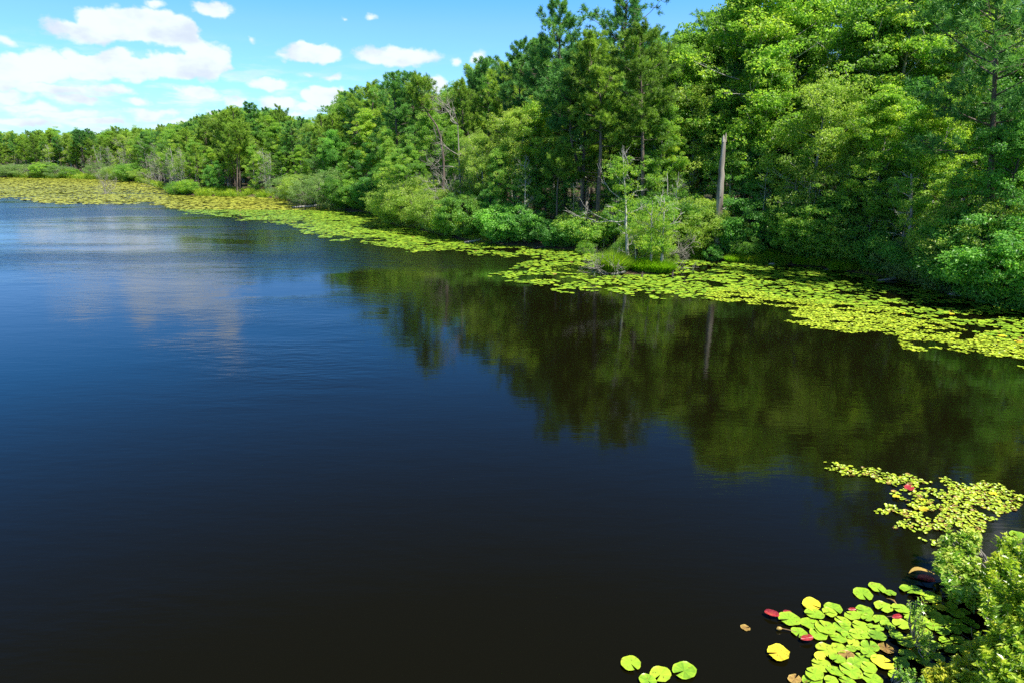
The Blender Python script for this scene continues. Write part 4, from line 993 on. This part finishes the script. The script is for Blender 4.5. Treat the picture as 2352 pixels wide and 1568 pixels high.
def lily_pad(px, py, wq, kind='pad', rot=None, label=None, group='floating lily pads', frame=None, z=None, tilt=(0, 0), **k):
    g = G(px, py); d = g[1] * CP + CAM_H * SP
    rad = wq / FQ * d / 2 * .91; r = np.random.default_rng(int(px * 7 + py * 13)); tilt = (tilt[0] + r.normal(0, .05), tilt[1] + r.normal(0, .05))
    mb = MB(); pad_mesh(mb, 0, 0, rad, r.uniform(0, 6.28) if rot is None else rot, 0, r, tilt=tilt, tint=float(np.clip(r.normal(.5, .13), 0, 1)), **k)
    if z is None: lily_pad.n += 1; z = .018 + (lily_pad.n % 9) * .004
    o = mb.build('lily_pad', M[kind], smooth=True, loc=(g[0], g[1], z))
    tag(o, label or 'round green notched lily pad in the crowded raft by the near shrubs', 'lily pad', group); return o
lily_pad.n = 0
K1 = 2352 / 3000
def z1(x, y, w): return ((2200 + x / 4.48) * K1, (1650 + y / 4.48) * K1, w / 4.48 * K1)
def z2(x, y, w): return ((2600 + x / 3.135) * K1, (1500 + y / 3.135) * K1, w / 3.135 * K1)
def z3(x, y, w): return ((1780 + x / 5.88) * K1, (1880 + y / 5.88) * K1, w / 5.88 * K1)
DN, LF = -math.pi / 2, math.pi
A = [(1465, 410, 270, DN, 'yellow-green lily pad with downward notch at the upper left of the raft'), (1655, 330, 230, DN, 'topmost lily pad of the near raft'), (1820, 400, 160, DN, 'smallest lily pad of the upper trio in the near raft'),
     (2095, 360, 280, -2.6, 'wide lily pad right below the upper red curled pad'), (1075, 610, 260, DN + .2, 'lily pad overlapping the right side of the yellow-brown tattered one'), (830, 685, 260, LF, 'lily pad just below the yellow-brown tattered pad'), (1025, 665, 200, LF + .3, None),
     (500, 755, 290, LF + .2, 'leftmost green lily pad, touching the crimson folded pad'), (775, 795, 270, -.2, 'olive-centred lily pad right of the leftmost green one'), (635, 920, 225, -2.2, 'lily pad beside the pale floating bud at the left of the raft'),
     (985, 1150, 280, LF, 'large left-notched lily pad on the lower left rim of the raft')]
for x, y, w, ro, lb in A: lily_pad(*z1(x, y, w), rot=ro, label=lb)
for (x, y, w) in [(1490, 640, 250), (1330, 700, 215), (1735, 590, 240), (1960, 615, 240), (1520, 740, 160), (970, 870, 280), (1205, 770, 220), (1200, 860, 260), (1440, 840, 250), (1700, 760, 230), (1790, 830, 200), (1570, 840, 100),
                  (1670, 870, 140), (1970, 820, 230), (2110, 760, 190), (2150, 870, 180), (2060, 690, 130), (885, 940, 260), (1145, 995, 230), (1270, 960, 180), (1400, 950, 230), (1500, 965, 140), (1650, 970, 240), (1900, 970, 200),
                  (1345, 1050, 190), (1150, 1120, 220), (1310, 1130, 150), (1560, 1100, 240), (1420, 1130, 120), (2040, 1060, 240), (2130, 1000, 180), (1130, 1275, 220), (1540, 1210, 210), (1450, 1265, 240), (1970, 1310, 210), (2050, 1210, 240),
                  (920, 1350, 280), (1350, 1330, 220), (1540, 1390, 230), (1310, 1440, 300), (1100, 1440, 230), (830, 1480, 260), (800, 1545, 280), (1590, 1530, 260), (1890, 1480, 200), (1260, 1560, 220), (1050, 1560, 200)]:
    lily_pad(*z1(x, y, w), rot=rng.normal(LF, .6))
for (x, y, w) in [(390, 795, 195), (665, 810, 140), (580, 875, 120), (615, 940, 180), (700, 920, 110), (380, 900, 150), (540, 1000, 160), (620, 1030, 130), (730, 1010, 130), (790, 1050, 110), (500, 1110, 130), (600, 1100, 140),
                  (700, 1090, 140), (800, 1110, 110), (530, 1190, 130), (640, 1180, 140), (720, 1210, 130), (830, 1170, 100), (560, 1270, 130), (650, 1270, 130), (250, 1170, 140), (360, 1260, 130), (460, 1340, 130), (740, 1290, 120), (820, 1250, 120), (440, 1230, 120),
                  (310, 1370, 130), (370, 1420, 140), (440, 1440, 120), (370, 1500, 130), (460, 1515, 130), (330, 1010, 150), (260, 1010, 150), (430, 960, 150), (420, 1060, 140), (330, 1110, 150), (470, 1020, 140), (300, 1300, 140)]:
    lily_pad(*z2(x, y, w), rot=rng.normal(LF, .7))
lily_pad(*z2(1130, 272, 130), label='lower left of the three lily pads at the right frame edge'); lily_pad(*z2(1205, 290, 120), label='lower right of the three lily pads at the right frame edge'); lily_pad(*z2(1190, 215, 150), label='upper of the three lily pads at the right frame edge')
lily_pad(*z3(400, 385, 400), rot=-1.2, label='lone round lily pad, leftmost at the bottom of the picture'); lily_pad(*z3(910, 575, 410), rot=-2.3, label='middle lily pad of the detached bottom group'); lily_pad(*z3(1320, 515, 450), rot=-2.7, label='rightmost lily pad of the detached bottom group'); lily_pad(*z3(690, 690, 320), label='lily pad cut by the bottom edge under the detached group')
for (x, y, w, kd, lb) in [(790, 555, 270, 'pad_yellow', 'tattered yellow and brown lily pad at the upper left of the raft'), (355, 1195, 330, 'pad_yellow', 'lone torn yellow-edged lily pad left of the raft'), (1720, 1325, 290, 'pad_yellow', 'bright yellow lily pad inside the raft'),
                          (900, 1245, 160, 'pad_yellow', 'small yellowing lily pad at the left rim of the raft'), (2130, 1125, 230, 'pad_yellow', 'lily pad turning yellow at its right side near the shrub'), (1770, 1125, 210, 'pad_brown', 'oval tan-brown lily pad in the middle of the raft'),
                          (570, 1530, 190, 'pad_brown', 'ochre lily pad at the bottom edge left of the raft'), (1250, 1215, 200, 'pad_brown', 'decaying brown lily pad sunk between green ones')]:
    lily_pad(*z1(x, y, w), kind=kd, label=lb, group='discoloured lily pads', wav=.10)
lily_pad(*z2(480, 885, 130), kind='pad_yellow', label='yellow and orange lily pad beside the leafy sprig', group='discoloured lily pads', wav=.1)
lily_pad((1712), (1441), 24, kind='pad_brown', label='dim brown lily pad drowned under the surface left of the raft', group='discoloured lily pads', z=.004)
# red pads turned over by the wind, standing half out of the water on their stalks
def red_pad(px, py, wq, label, ang, seed, tiltv=.45):
    g = G(px, py); d = g[1] * CP + CAM_H * SP; rad = wq / FQ * d / 2 * .82; r = np.random.default_rng(seed)
    root = empty('red_lily_pad', (g[0], g[1], 0.02)); mb = MB()
    seg, nr = 18, 5; V = [np.zeros((1, 3))]
    a = np.linspace(0, 2 * math.pi, seg, endpoint=False)
    for t in np.linspace(.25, 1, nr):
        x = np.cos(a) * rad * t * 1.1; y = np.sin(a) * rad * t * (.52 + .05 * np.sin(a * 3)); z = .9 * np.abs(y) ** 1.1 + .02 * np.sin(a * 6) * t * rad
        V.append(np.stack([x, y, z], 1))
    v = np.concatenate(V)
    ct, st2 = math.cos(tiltv), math.sin(tiltv); v = np.stack([v[:, 0], v[:, 1] * ct - v[:, 2] * st2, v[:, 1] * st2 + v[:, 2] * ct], 1)
    c, s = math.cos(ang), math.sin(ang); v[:, :2] = v[:, :2] @ np.array([[c, s], [-s, c]]); v[:, 2] += rad * .45
    n0 = mb.n; mb.add(v, [[0, 1 + k, 1 + (k + 1) % seg] for k in range(seg)], .5)
    mb.f4.append(np.array([[1 + q * seg + k, 1 + (q + 1) * seg + k, 1 + (q + 1) * seg + (k + 1) % seg, 1 + q * seg + (k + 1) % seg] for q in range(nr - 1) for k in range(seg)]) + n0); mb.t4.append(r.uniform(.25, .8, (nr - 1) * seg))
    mb.build('blade', M['pad_red'], root, smooth=True)
    mb = MB(); tube(mb, wig(np.array([0, 0, rad * .45]), np.array([math.cos(ang + 2.2) * rad * 1.9, math.sin(ang + 2.2) * rad * 1.9, -.04]), 6, .01, r, droop=.02), [.008] * 6, 5); mb.build('stalk', M['stem'], root, smooth=True)
    tag(root, label, 'lily pad', 'overturned red lily pads'); return root
for k, (q, lb, an) in enumerate([(z1(270, 700, 210), 'crimson folded lily pad at the far left of the raft', -.5), (z1(475, 668, 120), 'small red pad edge peeping behind the leftmost green pad', -.3), (z1(1325, 630, 110), 'small pinkish red pad tip at the top of the raft', 0),
                                 (z1(1910, 735, 160), 'red upturned pad near the leafy sprig', .2), (z1(730, 1020, 200), 'orange-red drooping pad below the left of the raft', .2), (z2(350, 645, 160), 'uppermost crimson curled pad with trailing stalks', -.5),
                                 (z2(590, 805, 110), 'dark red pad next to the tall near shrub', .3), (z2(335, 850, 80), 'small red pad corner behind the sprig', 0)]):
    red_pad(*q, lb, an, 300 + k)
# water lily bud and dead curled leaf
g = G(*z1(385, 875, 1)[:2]); root = empty('lily_bud', (g[0], g[1], .03)); mb = MB()
tube(mb, [np.array([-.07, 0, 0]), np.array([-.04, 0, .01]), np.array([0, 0, .012]), np.array([.03, 0, .01])], [.008, .035, .03, .008], 8); mb.build('bud', M['pad_brown'], root, smooth=True)
mb = MB(); tube(mb, [np.array([.03, 0, .01]), np.array([.15, -.03, .0]), np.array([.3, -.08, -.02])], [.008, .008, .008], 5); mb.build('stalk', M['stem'], root, smooth=True); tag(root, 'pale tan water lily bud floating on its stalk left of the raft', 'lily bud')
g = G(*z2(310, 578, 1)[:2]); r = np.random.default_rng(9); mb = MB(); 
c_ = np.array([[t * .5 - .25, .06 * math.sin(t * 5), .05 + .04 * math.sin(t * 3)] for t in np.linspace(0, 1, 10)]); wd = .06 * np.sin(np.linspace(.1, 3.05, 10))
mb.add(np.concatenate([c_ + np.stack([0 * wd, wd, wd * .6], 1), c_ - np.stack([0 * wd, wd, -wd * .6], 1)]), [[k, k + 1, 11 + k, 10 + k] for k in range(9)])
o = mb.build('dead_leaf', M['pad_brown'], smooth=True, loc=tuple(g)); tag(o, 'curled brown dead leaf above the uppermost crimson pad', 'leaf')
g = G(*z1(1870, 510, 1)[:2]); mb = MB(); tube(mb, [np.array([-.06, .12, .0]), np.array([-.03, .06, .03]), np.array([0, 0, .04]), np.array([.02, -.06, .01])], [.006, .012, .02, .012], 6)
o = mb.build('lily_stalk', M['pad_brown'], smooth=True, loc=tuple(g)); tag(o, 'short curved tan stalk between the upper pads', 'stalk')

# the big pad mats
PE = np.array([(-400, 456), (0, 457), (60, 460), (100, 468), (200, 468), (340, 466), (400, 480), (430, 490), (520, 500), (600, 508), (660, 515), (700, 535), (760, 548), (850, 560), (930, 572), (1050, 580), (1120, 588), (1180, 587), (1249, 586),
               (1250, 655), (1300, 664), (1400, 672), (1450, 682), (1650, 682), (1700, 690), (1790, 712), (1800, 728), (1850, 735), (1960, 752), (2060, 762), (2075, 812), (2110, 820), (2160, 818), (2240, 800), (2290, 815), (2352, 845), (2600, 930)], float)
TG = np.array([(1085, 644), (1130, 630), (1190, 612), (1235, 588), (1252, 586), (1252, 664), (1215, 652), (1150, 646)], float)
SL = np.array([(1600, 672), (1700, 668), (1800, 692), (1900, 700), (2060, 715), (2150, 745), (2230, 770), (2352, 795), (2600, 850)], float)
def inpoly(x, y, P):
    c = np.zeros(x.shape, bool)
    for k in range(len(P)):
        a, b = P[k], P[(k + 1) % len(P)]
        with np.errstate(divide='ignore', invalid='ignore'):
            c ^= ((a[1] > y) != (b[1] > y)) & (x < (b[0] - a[0]) * (y - a[1]) / (b[1] - a[1]) + a[0])
    return c
def sample(sp, y0, y1, r, x0=-190, x1=60, jit=.42):
    xs_ = np.arange(x0, x1, sp); ys_ = np.arange(y0, y1, sp * .87)
    X, Y = np.meshgrid(xs_, ys_); X = X + (np.arange(len(ys_)) % 2)[:, None] * sp * .5
    X = (X + r.uniform(-jit, jit, X.shape) * sp).ravel(); Y = (Y + r.uniform(-jit, jit, Y.shape) * sp).ravel()
    qx, qy, d = toq(X, Y, np.zeros_like(X)); k = (d > 1) & (qx > -350) & (qx < 2500) & (qy < 960); X, Y, qx, qy = X[k], Y[k], qx[k], qy[k]
    wob = (fbm(X * .35, Y * .35, 44) - .5)
    wob = wob + .45 * (fbm(X * 1.1, Y * 1.6, 46) - .5); dens_edge = (np.interp(qx, PE[:, 0], PE[:, 1]) + wob * np.interp(qx, [0, 1000, 2300], [8, 26, 60])) - qy
    m_ = (dens_edge > 0) | inpoly(qx + wob * 20, qy + wob * 10, TG)
    X, Y, qx, qy, de = X[m_], Y[m_], qx[m_], qy[m_], dens_edge[m_]
    s_ = sdf(X, Y); k = s_ < -.1
    return X[k], Y[k], qx[k], qy[k], de[k], s_[k]
r = np.random.default_rng(130)
# leaves near enough to be seen round: every pad a notched disc
X, Y, qx, qy, de, sd = sample(.285, 20, 95, r)
nz1 = fbm(X * .55, Y * .55 * 1.6, 51); small = (qy > np.interp(qx, SL[:, 0], SL[:, 1])) & (qx > 1640)
nz1 = .7 * nz1 + .3 * fbm(X * 1.3, Y * 2.0, 57); k = (nz1 > np.where(de < 10, .45, np.where(qx > 1900, .455, np.where(qx > 1500, .42, .38)))) & ~small & (((X - IX) / 2.7) ** 2 + ((Y - IY) / 1.5) ** 2 > 1) & (r.uniform(0, 1, len(X)) < .9)
X, Y, qx, qy = X[k], Y[k], qx[k], qy[k]
rad = (.06 + .14 * r.beta(2.2, 1.6, len(X))) * np.where(Y > 60, 1.15, 1.0)
order = np.argsort(-(rad / Y))
vis = [k for k in order if 0 < qx[k] < 2352][:150]
vset = set(int(k) for k in vis)
for n_, k in enumerate(vis):
    mb = MB(); pad_mesh(mb, 0, 0, rad[k] * 1.05, r.uniform(0, 6.28), 0, r, seg=14, rings=(0, .8, 1.0), tint=float(np.clip(r.normal(.5, .2), 0, 1)))
    o = mb.build('lily_pad', M['pad'] if r.uniform() > .05 else M['pad_yellow'], smooth=True, loc=(X[k], Y[k], .012 + (n_ % 9) * .004))
    tag(o, 'round green lily pad in the wide mat along the right bank', 'lily pad', 'lily pads in the mat along the right bank')
def pads_bulk(X, Y, rad, seg, r, name, mat, lab, z0=.010, notch=.35, tilt=.03, tint=None, ell=1.0):
    n = len(X); a = np.linspace(notch * .5, 2 * math.pi - notch * .5, seg)[None, :] + r.uniform(0, 6.28, (n, 1))
    w_ = 1 + .07 * r.normal(0, 1, (n, seg)); e = np.where(np.arange(n) % 2, ell, 1)[:, None]
    t0, t1 = r.normal(0, tilt, (n, 1)), r.normal(0, tilt, (n, 1)); dx = np.cos(a) * rad[:, None] * w_; dy = np.sin(a) * rad[:, None] * w_ * e
    z = z0 + r.uniform(0, .03, (n, 1)) + dx * t0 + dy * t1
    ring = np.stack([X[:, None] + dx, Y[:, None] + dy, np.maximum(z, .004)], -1); cen = np.stack([X, Y, z[:, 0] * 0 + z0 + .005], -1)[:, None, :]
    v = np.concatenate([cen, ring], 1).reshape(-1, 3); b = (np.arange(n) * (seg + 1))[:, None]
    f = np.stack([b + 0 * np.arange(seg - 1), b + 1 + np.arange(seg - 1), b + 2 + np.arange(seg - 1)], -1).reshape(-1, 3)
    t = r.normal(.5, .2, n) if tint is None else tint
    mb = MB(); mb.add(v, f, np.repeat(np.clip(t, 0, 1), seg - 1))
    o = mb.build(name, mat); tag(o, lab, 'lily pads', kind='stuff'); return o
k = np.array([q not in vset for q in range(len(X))])
pads_bulk(X[k], Y[k], rad[k], 12, r, 'lily_pad_mat', M['pad_mat'], 'dense mat of round bright green lily pads round the islet and along the bank', tint=np.where(r.uniform(0, 1, k.sum()) < .04, -1, r.normal(.5, .2, k.sum())))
print('mid pads', len(X))
# reddish pads sprinkled in the mat
kk = r.choice(len(X), 70, replace=False); pads_bulk(X[kk] + .15, Y[kk] + .1, rad[kk] * .8, 10, r, 'reddened_pads', M['pad_brown'], 'scattered reddish brown lily pads among the green mat', z0=.03, tilt=.12)
# small oval leaves on the outer right
X, Y, qx, qy, de, sd = sample(.10, 18, 46, r, x0=5, x1=40, jit=.6)
nz1 = fbm(X * .7, Y * 1.1, 61); k = (qy > np.interp(qx, SL[:, 0], SL[:, 1]) - 8) & (qx > 1620) & (nz1 > .37) & (r.uniform(0, 1, len(X)) < .84)
X, Y = X[k], Y[k]; print('shield', len(X))
pads_bulk(X, Y, r.uniform(.045, .085, len(X)), 8, r, 'small_floating_leaves', M['shield'], 'band of small oval yellow-green floating leaves at the outer edge of the right mat', notch=.0, tilt=.12, ell=.7)
# near patch of small leaves
PT = np.array([(1895, 1072), (1960, 1066), (2030, 1078), (2110, 1088), (2140, 1098), (2190, 1088), (2230, 1100), (2300, 1110), (2345, 1140), (2330, 1165), (2290, 1185), (2270, 1215), (2210, 1218), (2180, 1232), (2150, 1245), (2110, 1222), (2065, 1220), (2050, 1215), (2110, 1195), (2010, 1178), (2025, 1165), (2120, 1170), (2050, 1145), (2080, 1125), (2020, 1115), (2010, 1098), (1940, 1090)], float)
xs_ = np.arange(7, 20, .062); ys_ = np.arange(12, 28, .062); X, Y = np.meshgrid(xs_, ys_); X = (X + r.uniform(-.05, .05, X.shape)).ravel(); Y = (Y + r.uniform(-.05, .05, Y.shape)).ravel()
qx, qy, d = toq(X, Y, np.zeros_like(X)); wob = fbm(X * 1.5, Y * 1.5, 71) - .5; wob2 = fbm(X * 1.5, Y * 1.5, 72) - .5
k = inpoly(qx + wob * 60, qy + wob2 * 40, PT) & (fbm(X * 2.3, Y * 2.3, 73) > .40) & (r.uniform(0, 1, len(X)) < .82)
X2, Y2 = X[k], Y[k]; print('patch', len(X2))
pads_bulk(X2, Y2, r.uniform(.026, .05, len(X2)), 8, r, 'small_floating_leaves', M['shield'], 'separate patch of tiny yellow-green floating leaves beyond the near shrubs', notch=0, tilt=.2, ell=.75)
kk = r.choice(len(X2), min(260, len(X2)), replace=False)
pads_bulk(X2[kk], Y2[kk], r.uniform(.03, .07, len(kk)), 7, r, 'brown_floating_leaves', M['pad_brown'], 'brown and reddish dying leaves within the near patch', z0=.004, tilt=.1)
for (x, y, w, kd, lb) in [(1030, 362, 110, 'pad_red', 'orange-red lily pad in the near patch of tiny leaves'), (880, 462, 90, 'pad_yellow', 'orange-yellow leaf at the left rim of the near patch'), (1195, 610, 100, 'pad_yellow', 'orange leaf slanting in the lower near patch'), (1180, 500, 80, 'pad_yellow', 'yellow leaf in the middle of the near patch'), (1990, 430, 90, 'pad_yellow', 'amber leaf at the right of the near patch')]:
    lily_pad((2400 + x / 3.92) * K1, (1340 + y / 3.92) * K1, w / 3.92 * K1, kind=kd, label=lb, group='discoloured lily pads', z=.05, tilt=(.1, .2))
# far mat
X, Y, qx, qy, de, sd = sample(.52, 95, 215, r, x0=-215, x1=10)
nz1 = fbm(X * .10, Y * .2, 81) * .6 + fbm(X * .6, Y * .8, 82) * .4
streak = fbm(X * .03, Y * .16, 85)
k = (nz1 > np.where(de < 3, .38, .17)) & (streak > .22) & (r.uniform(0, 1, len(X)) < .93); X, Y, qx = X[k], Y[k], qx[k]; print('far pads', len(X))
tn = .30 + .5 * fbm(X * .05, Y * .09, 83) + r.normal(0, .13, len(X)) + np.clip((X * 0 + 120 - Y) / 120, 0, .3)
pads_bulk(X, Y, r.uniform(.20, .38, len(X)), 7, r, 'far_lily_mat', M['pad_far'], 'olive lily mat filling the far cove', tilt=.06, tint=tn)

# ------------------------------------------------------------------ near shrubs, bottom right
def near_shrub(label, loc, H, RR, seed, leafm, ncl, per, L, Wd, cr, lumps=None, up=.7, tip=.0):
    r = np.random.default_rng(seed); root = empty('shrub', loc); tb, cb = MB(), MB()
    for k in range(ncl):
        if lumps is not None:
            lx, ly, lz, lr = lumps[k % len(lumps)]; d = norm(r.normal(0, 1, 3)); c = np.array([lx, ly, lz]) + d * lr * r.uniform(.4, 1) ** .5 * [1, 1, .8]
        else:
            d = norm(r.normal(0, 1, 3)); d[2] = abs(d[2]); c = d * [RR, RR, H] * r.uniform(.5, 1) ** .5 * r.uniform(.85, 1.1)
        rad = cr * r.uniform(.6, 1.3); hfr = c[2] / H
        # leafy shoot: whorled leaves along an upright twig
        n = max(8, int(per * (rad / cr) ** 1.4)); ax = norm(np.array([d[0] * .5, d[1] * .5, 1]) + r.normal(0, .25, 3)); t = r.uniform(-1, 1, n); 
        out = norm(np.cross(np.tile(ax, (n, 1)), r.normal(0, 1, (n, 3)))); p = c + ax * t[:, None] * rad + out * rad * r.uniform(.1, .55, (n, 1)) * (1.15 - np.abs(t))[:, None]
        axis = out + ax * .55 + r.normal(0, .25, (n, 3)); nrm = norm(ax * 1.3 - out * .2 + r.normal(0, .3, (n, 3)))
        leaves(cb, p, axis, nrm, L * r.uniform(.7, 1.2, n), Wd * r.uniform(.8, 1.2, n), np.clip(r.normal(.42, .1) + tip * np.clip(t, 0, 1) + r.normal(0, .13, n), 0, 1))
        b = c * [.45, .45, .25]; tube(tb, np.stack([b, (b + c) / 2 + r.normal(0, .04, 3), c, c + ax * rad * .9]), [.012, .009, .006, .003], 4, cap=False)
    for k in range(3 if H > 1.2 else 0):
        L0 = lumps[k % len(lumps)]; twigs(tb, [r.normal(0, .1), r.normal(0, .1), -.1], [L0[0], L0[1], L0[2]], math.sqrt(L0[0] ** 2 + L0[1] ** 2 + L0[2] ** 2) * .55, .02, 1, r, .25, 2)
    tb.build('stems', M['twig_grey'], root, smooth=True); cb.build('crown', M[leafm], root); tag(root, label, 'shrub', 'shrubs on the near bank'); return root
def bz(x, y): return max(hz(x, y), -.3)
def Wz(px, py, z): return G(px, py, z)
def lumpset(base, L_): return [tuple(np.array(list(G(px, py, z))) - np.array(base)) + (rr,) for px, py, z, rr in L_]
b = (9.3, 10.3, .1)
near_shrub('tall yellow-tipped shrub filling the right bottom corner', b, 2.4, 1.5, 401, 'shrub_y', 470, 34, .112, .046, .20,
           lumpset(b, [(2338, 1330, 1.1, .48), (2335, 1388, .9, .34), (2355, 1420, 1.2, .48), (2342, 1460, .9, .36), (2355, 1500, 1.1, .48), (2318, 1536, .7, .36), (2350, 1285, 1.0, .42), (2330, 1580, .8, .42), (2360, 1400, 1.6, .6)]), tip=.42)
b = (7.9, 9.6, .0)
near_shrub('low yellow-green shrub leaning over the lily raft at the bottom edge', b, 1.4, 1.0, 402, 'shrub_y', 200, 30, .105, .042, .16,
           lumpset(b, [(2215, 1552, .45, .24), (2165, 1568, .3, .16), (2262, 1520, .5, .26), (2245, 1568, .5, .32)]), tip=.35)
b = (9.4, 11.3, .1)
near_shrub('light green shrub with round glossy leaves reaching out over the water', b, 2.0, 1.2, 403, 'shrub_g', 170, 26, .115, .060, .17,
           lumpset(b, [(2195, 1245, .62, .28), (2225, 1250, .62, .22), (2192, 1300, .58, .30), (2222, 1310, .62, .28), (2212, 1350, .58, .30), (2250, 1330, .58, .25), (2245, 1366, .5, .18), (2172, 1290, .58, .12), (2280, 1385, .5, .18)]), tip=.2)
b = (6.9, 9.9, -.1)
near_shrub('thin upright leafy sprig growing through the lily raft', b, 1.0, .4, 404, 'shrub_g', 40, 20, .060, .026, .12,
           lumpset(b, [(2105, 1396, .6, .11), (2112, 1428, .55, .10), (2124, 1463, .5, .09), (2134, 1498, .4, .10)]), tip=.25)
b = (5.9, 8.9, -.1)
near_shrub('little leafy shoot at the bottom edge below the raft', b, .6, .3, 405, 'shrub_g', 26, 22, .06, .028, .10,
           lumpset(b, [(2085, 1560, .25, .16), (2110, 1575, .25, .15), (2070, 1545, .2, .08)]), tip=.1)

for pr in list(BL) + list(PN) + list(SHB) + list(SAP) + [dt]:
    if pr not in PROTO_USED:
        for ch in list(pr.children): bpy.data.objects.remove(ch)
        bpy.data.objects.remove(pr)
    elif 'H' in pr: pass
for o in scene.objects:
    if 'H' in o: del o['H']
print('objects', len(scene.objects))
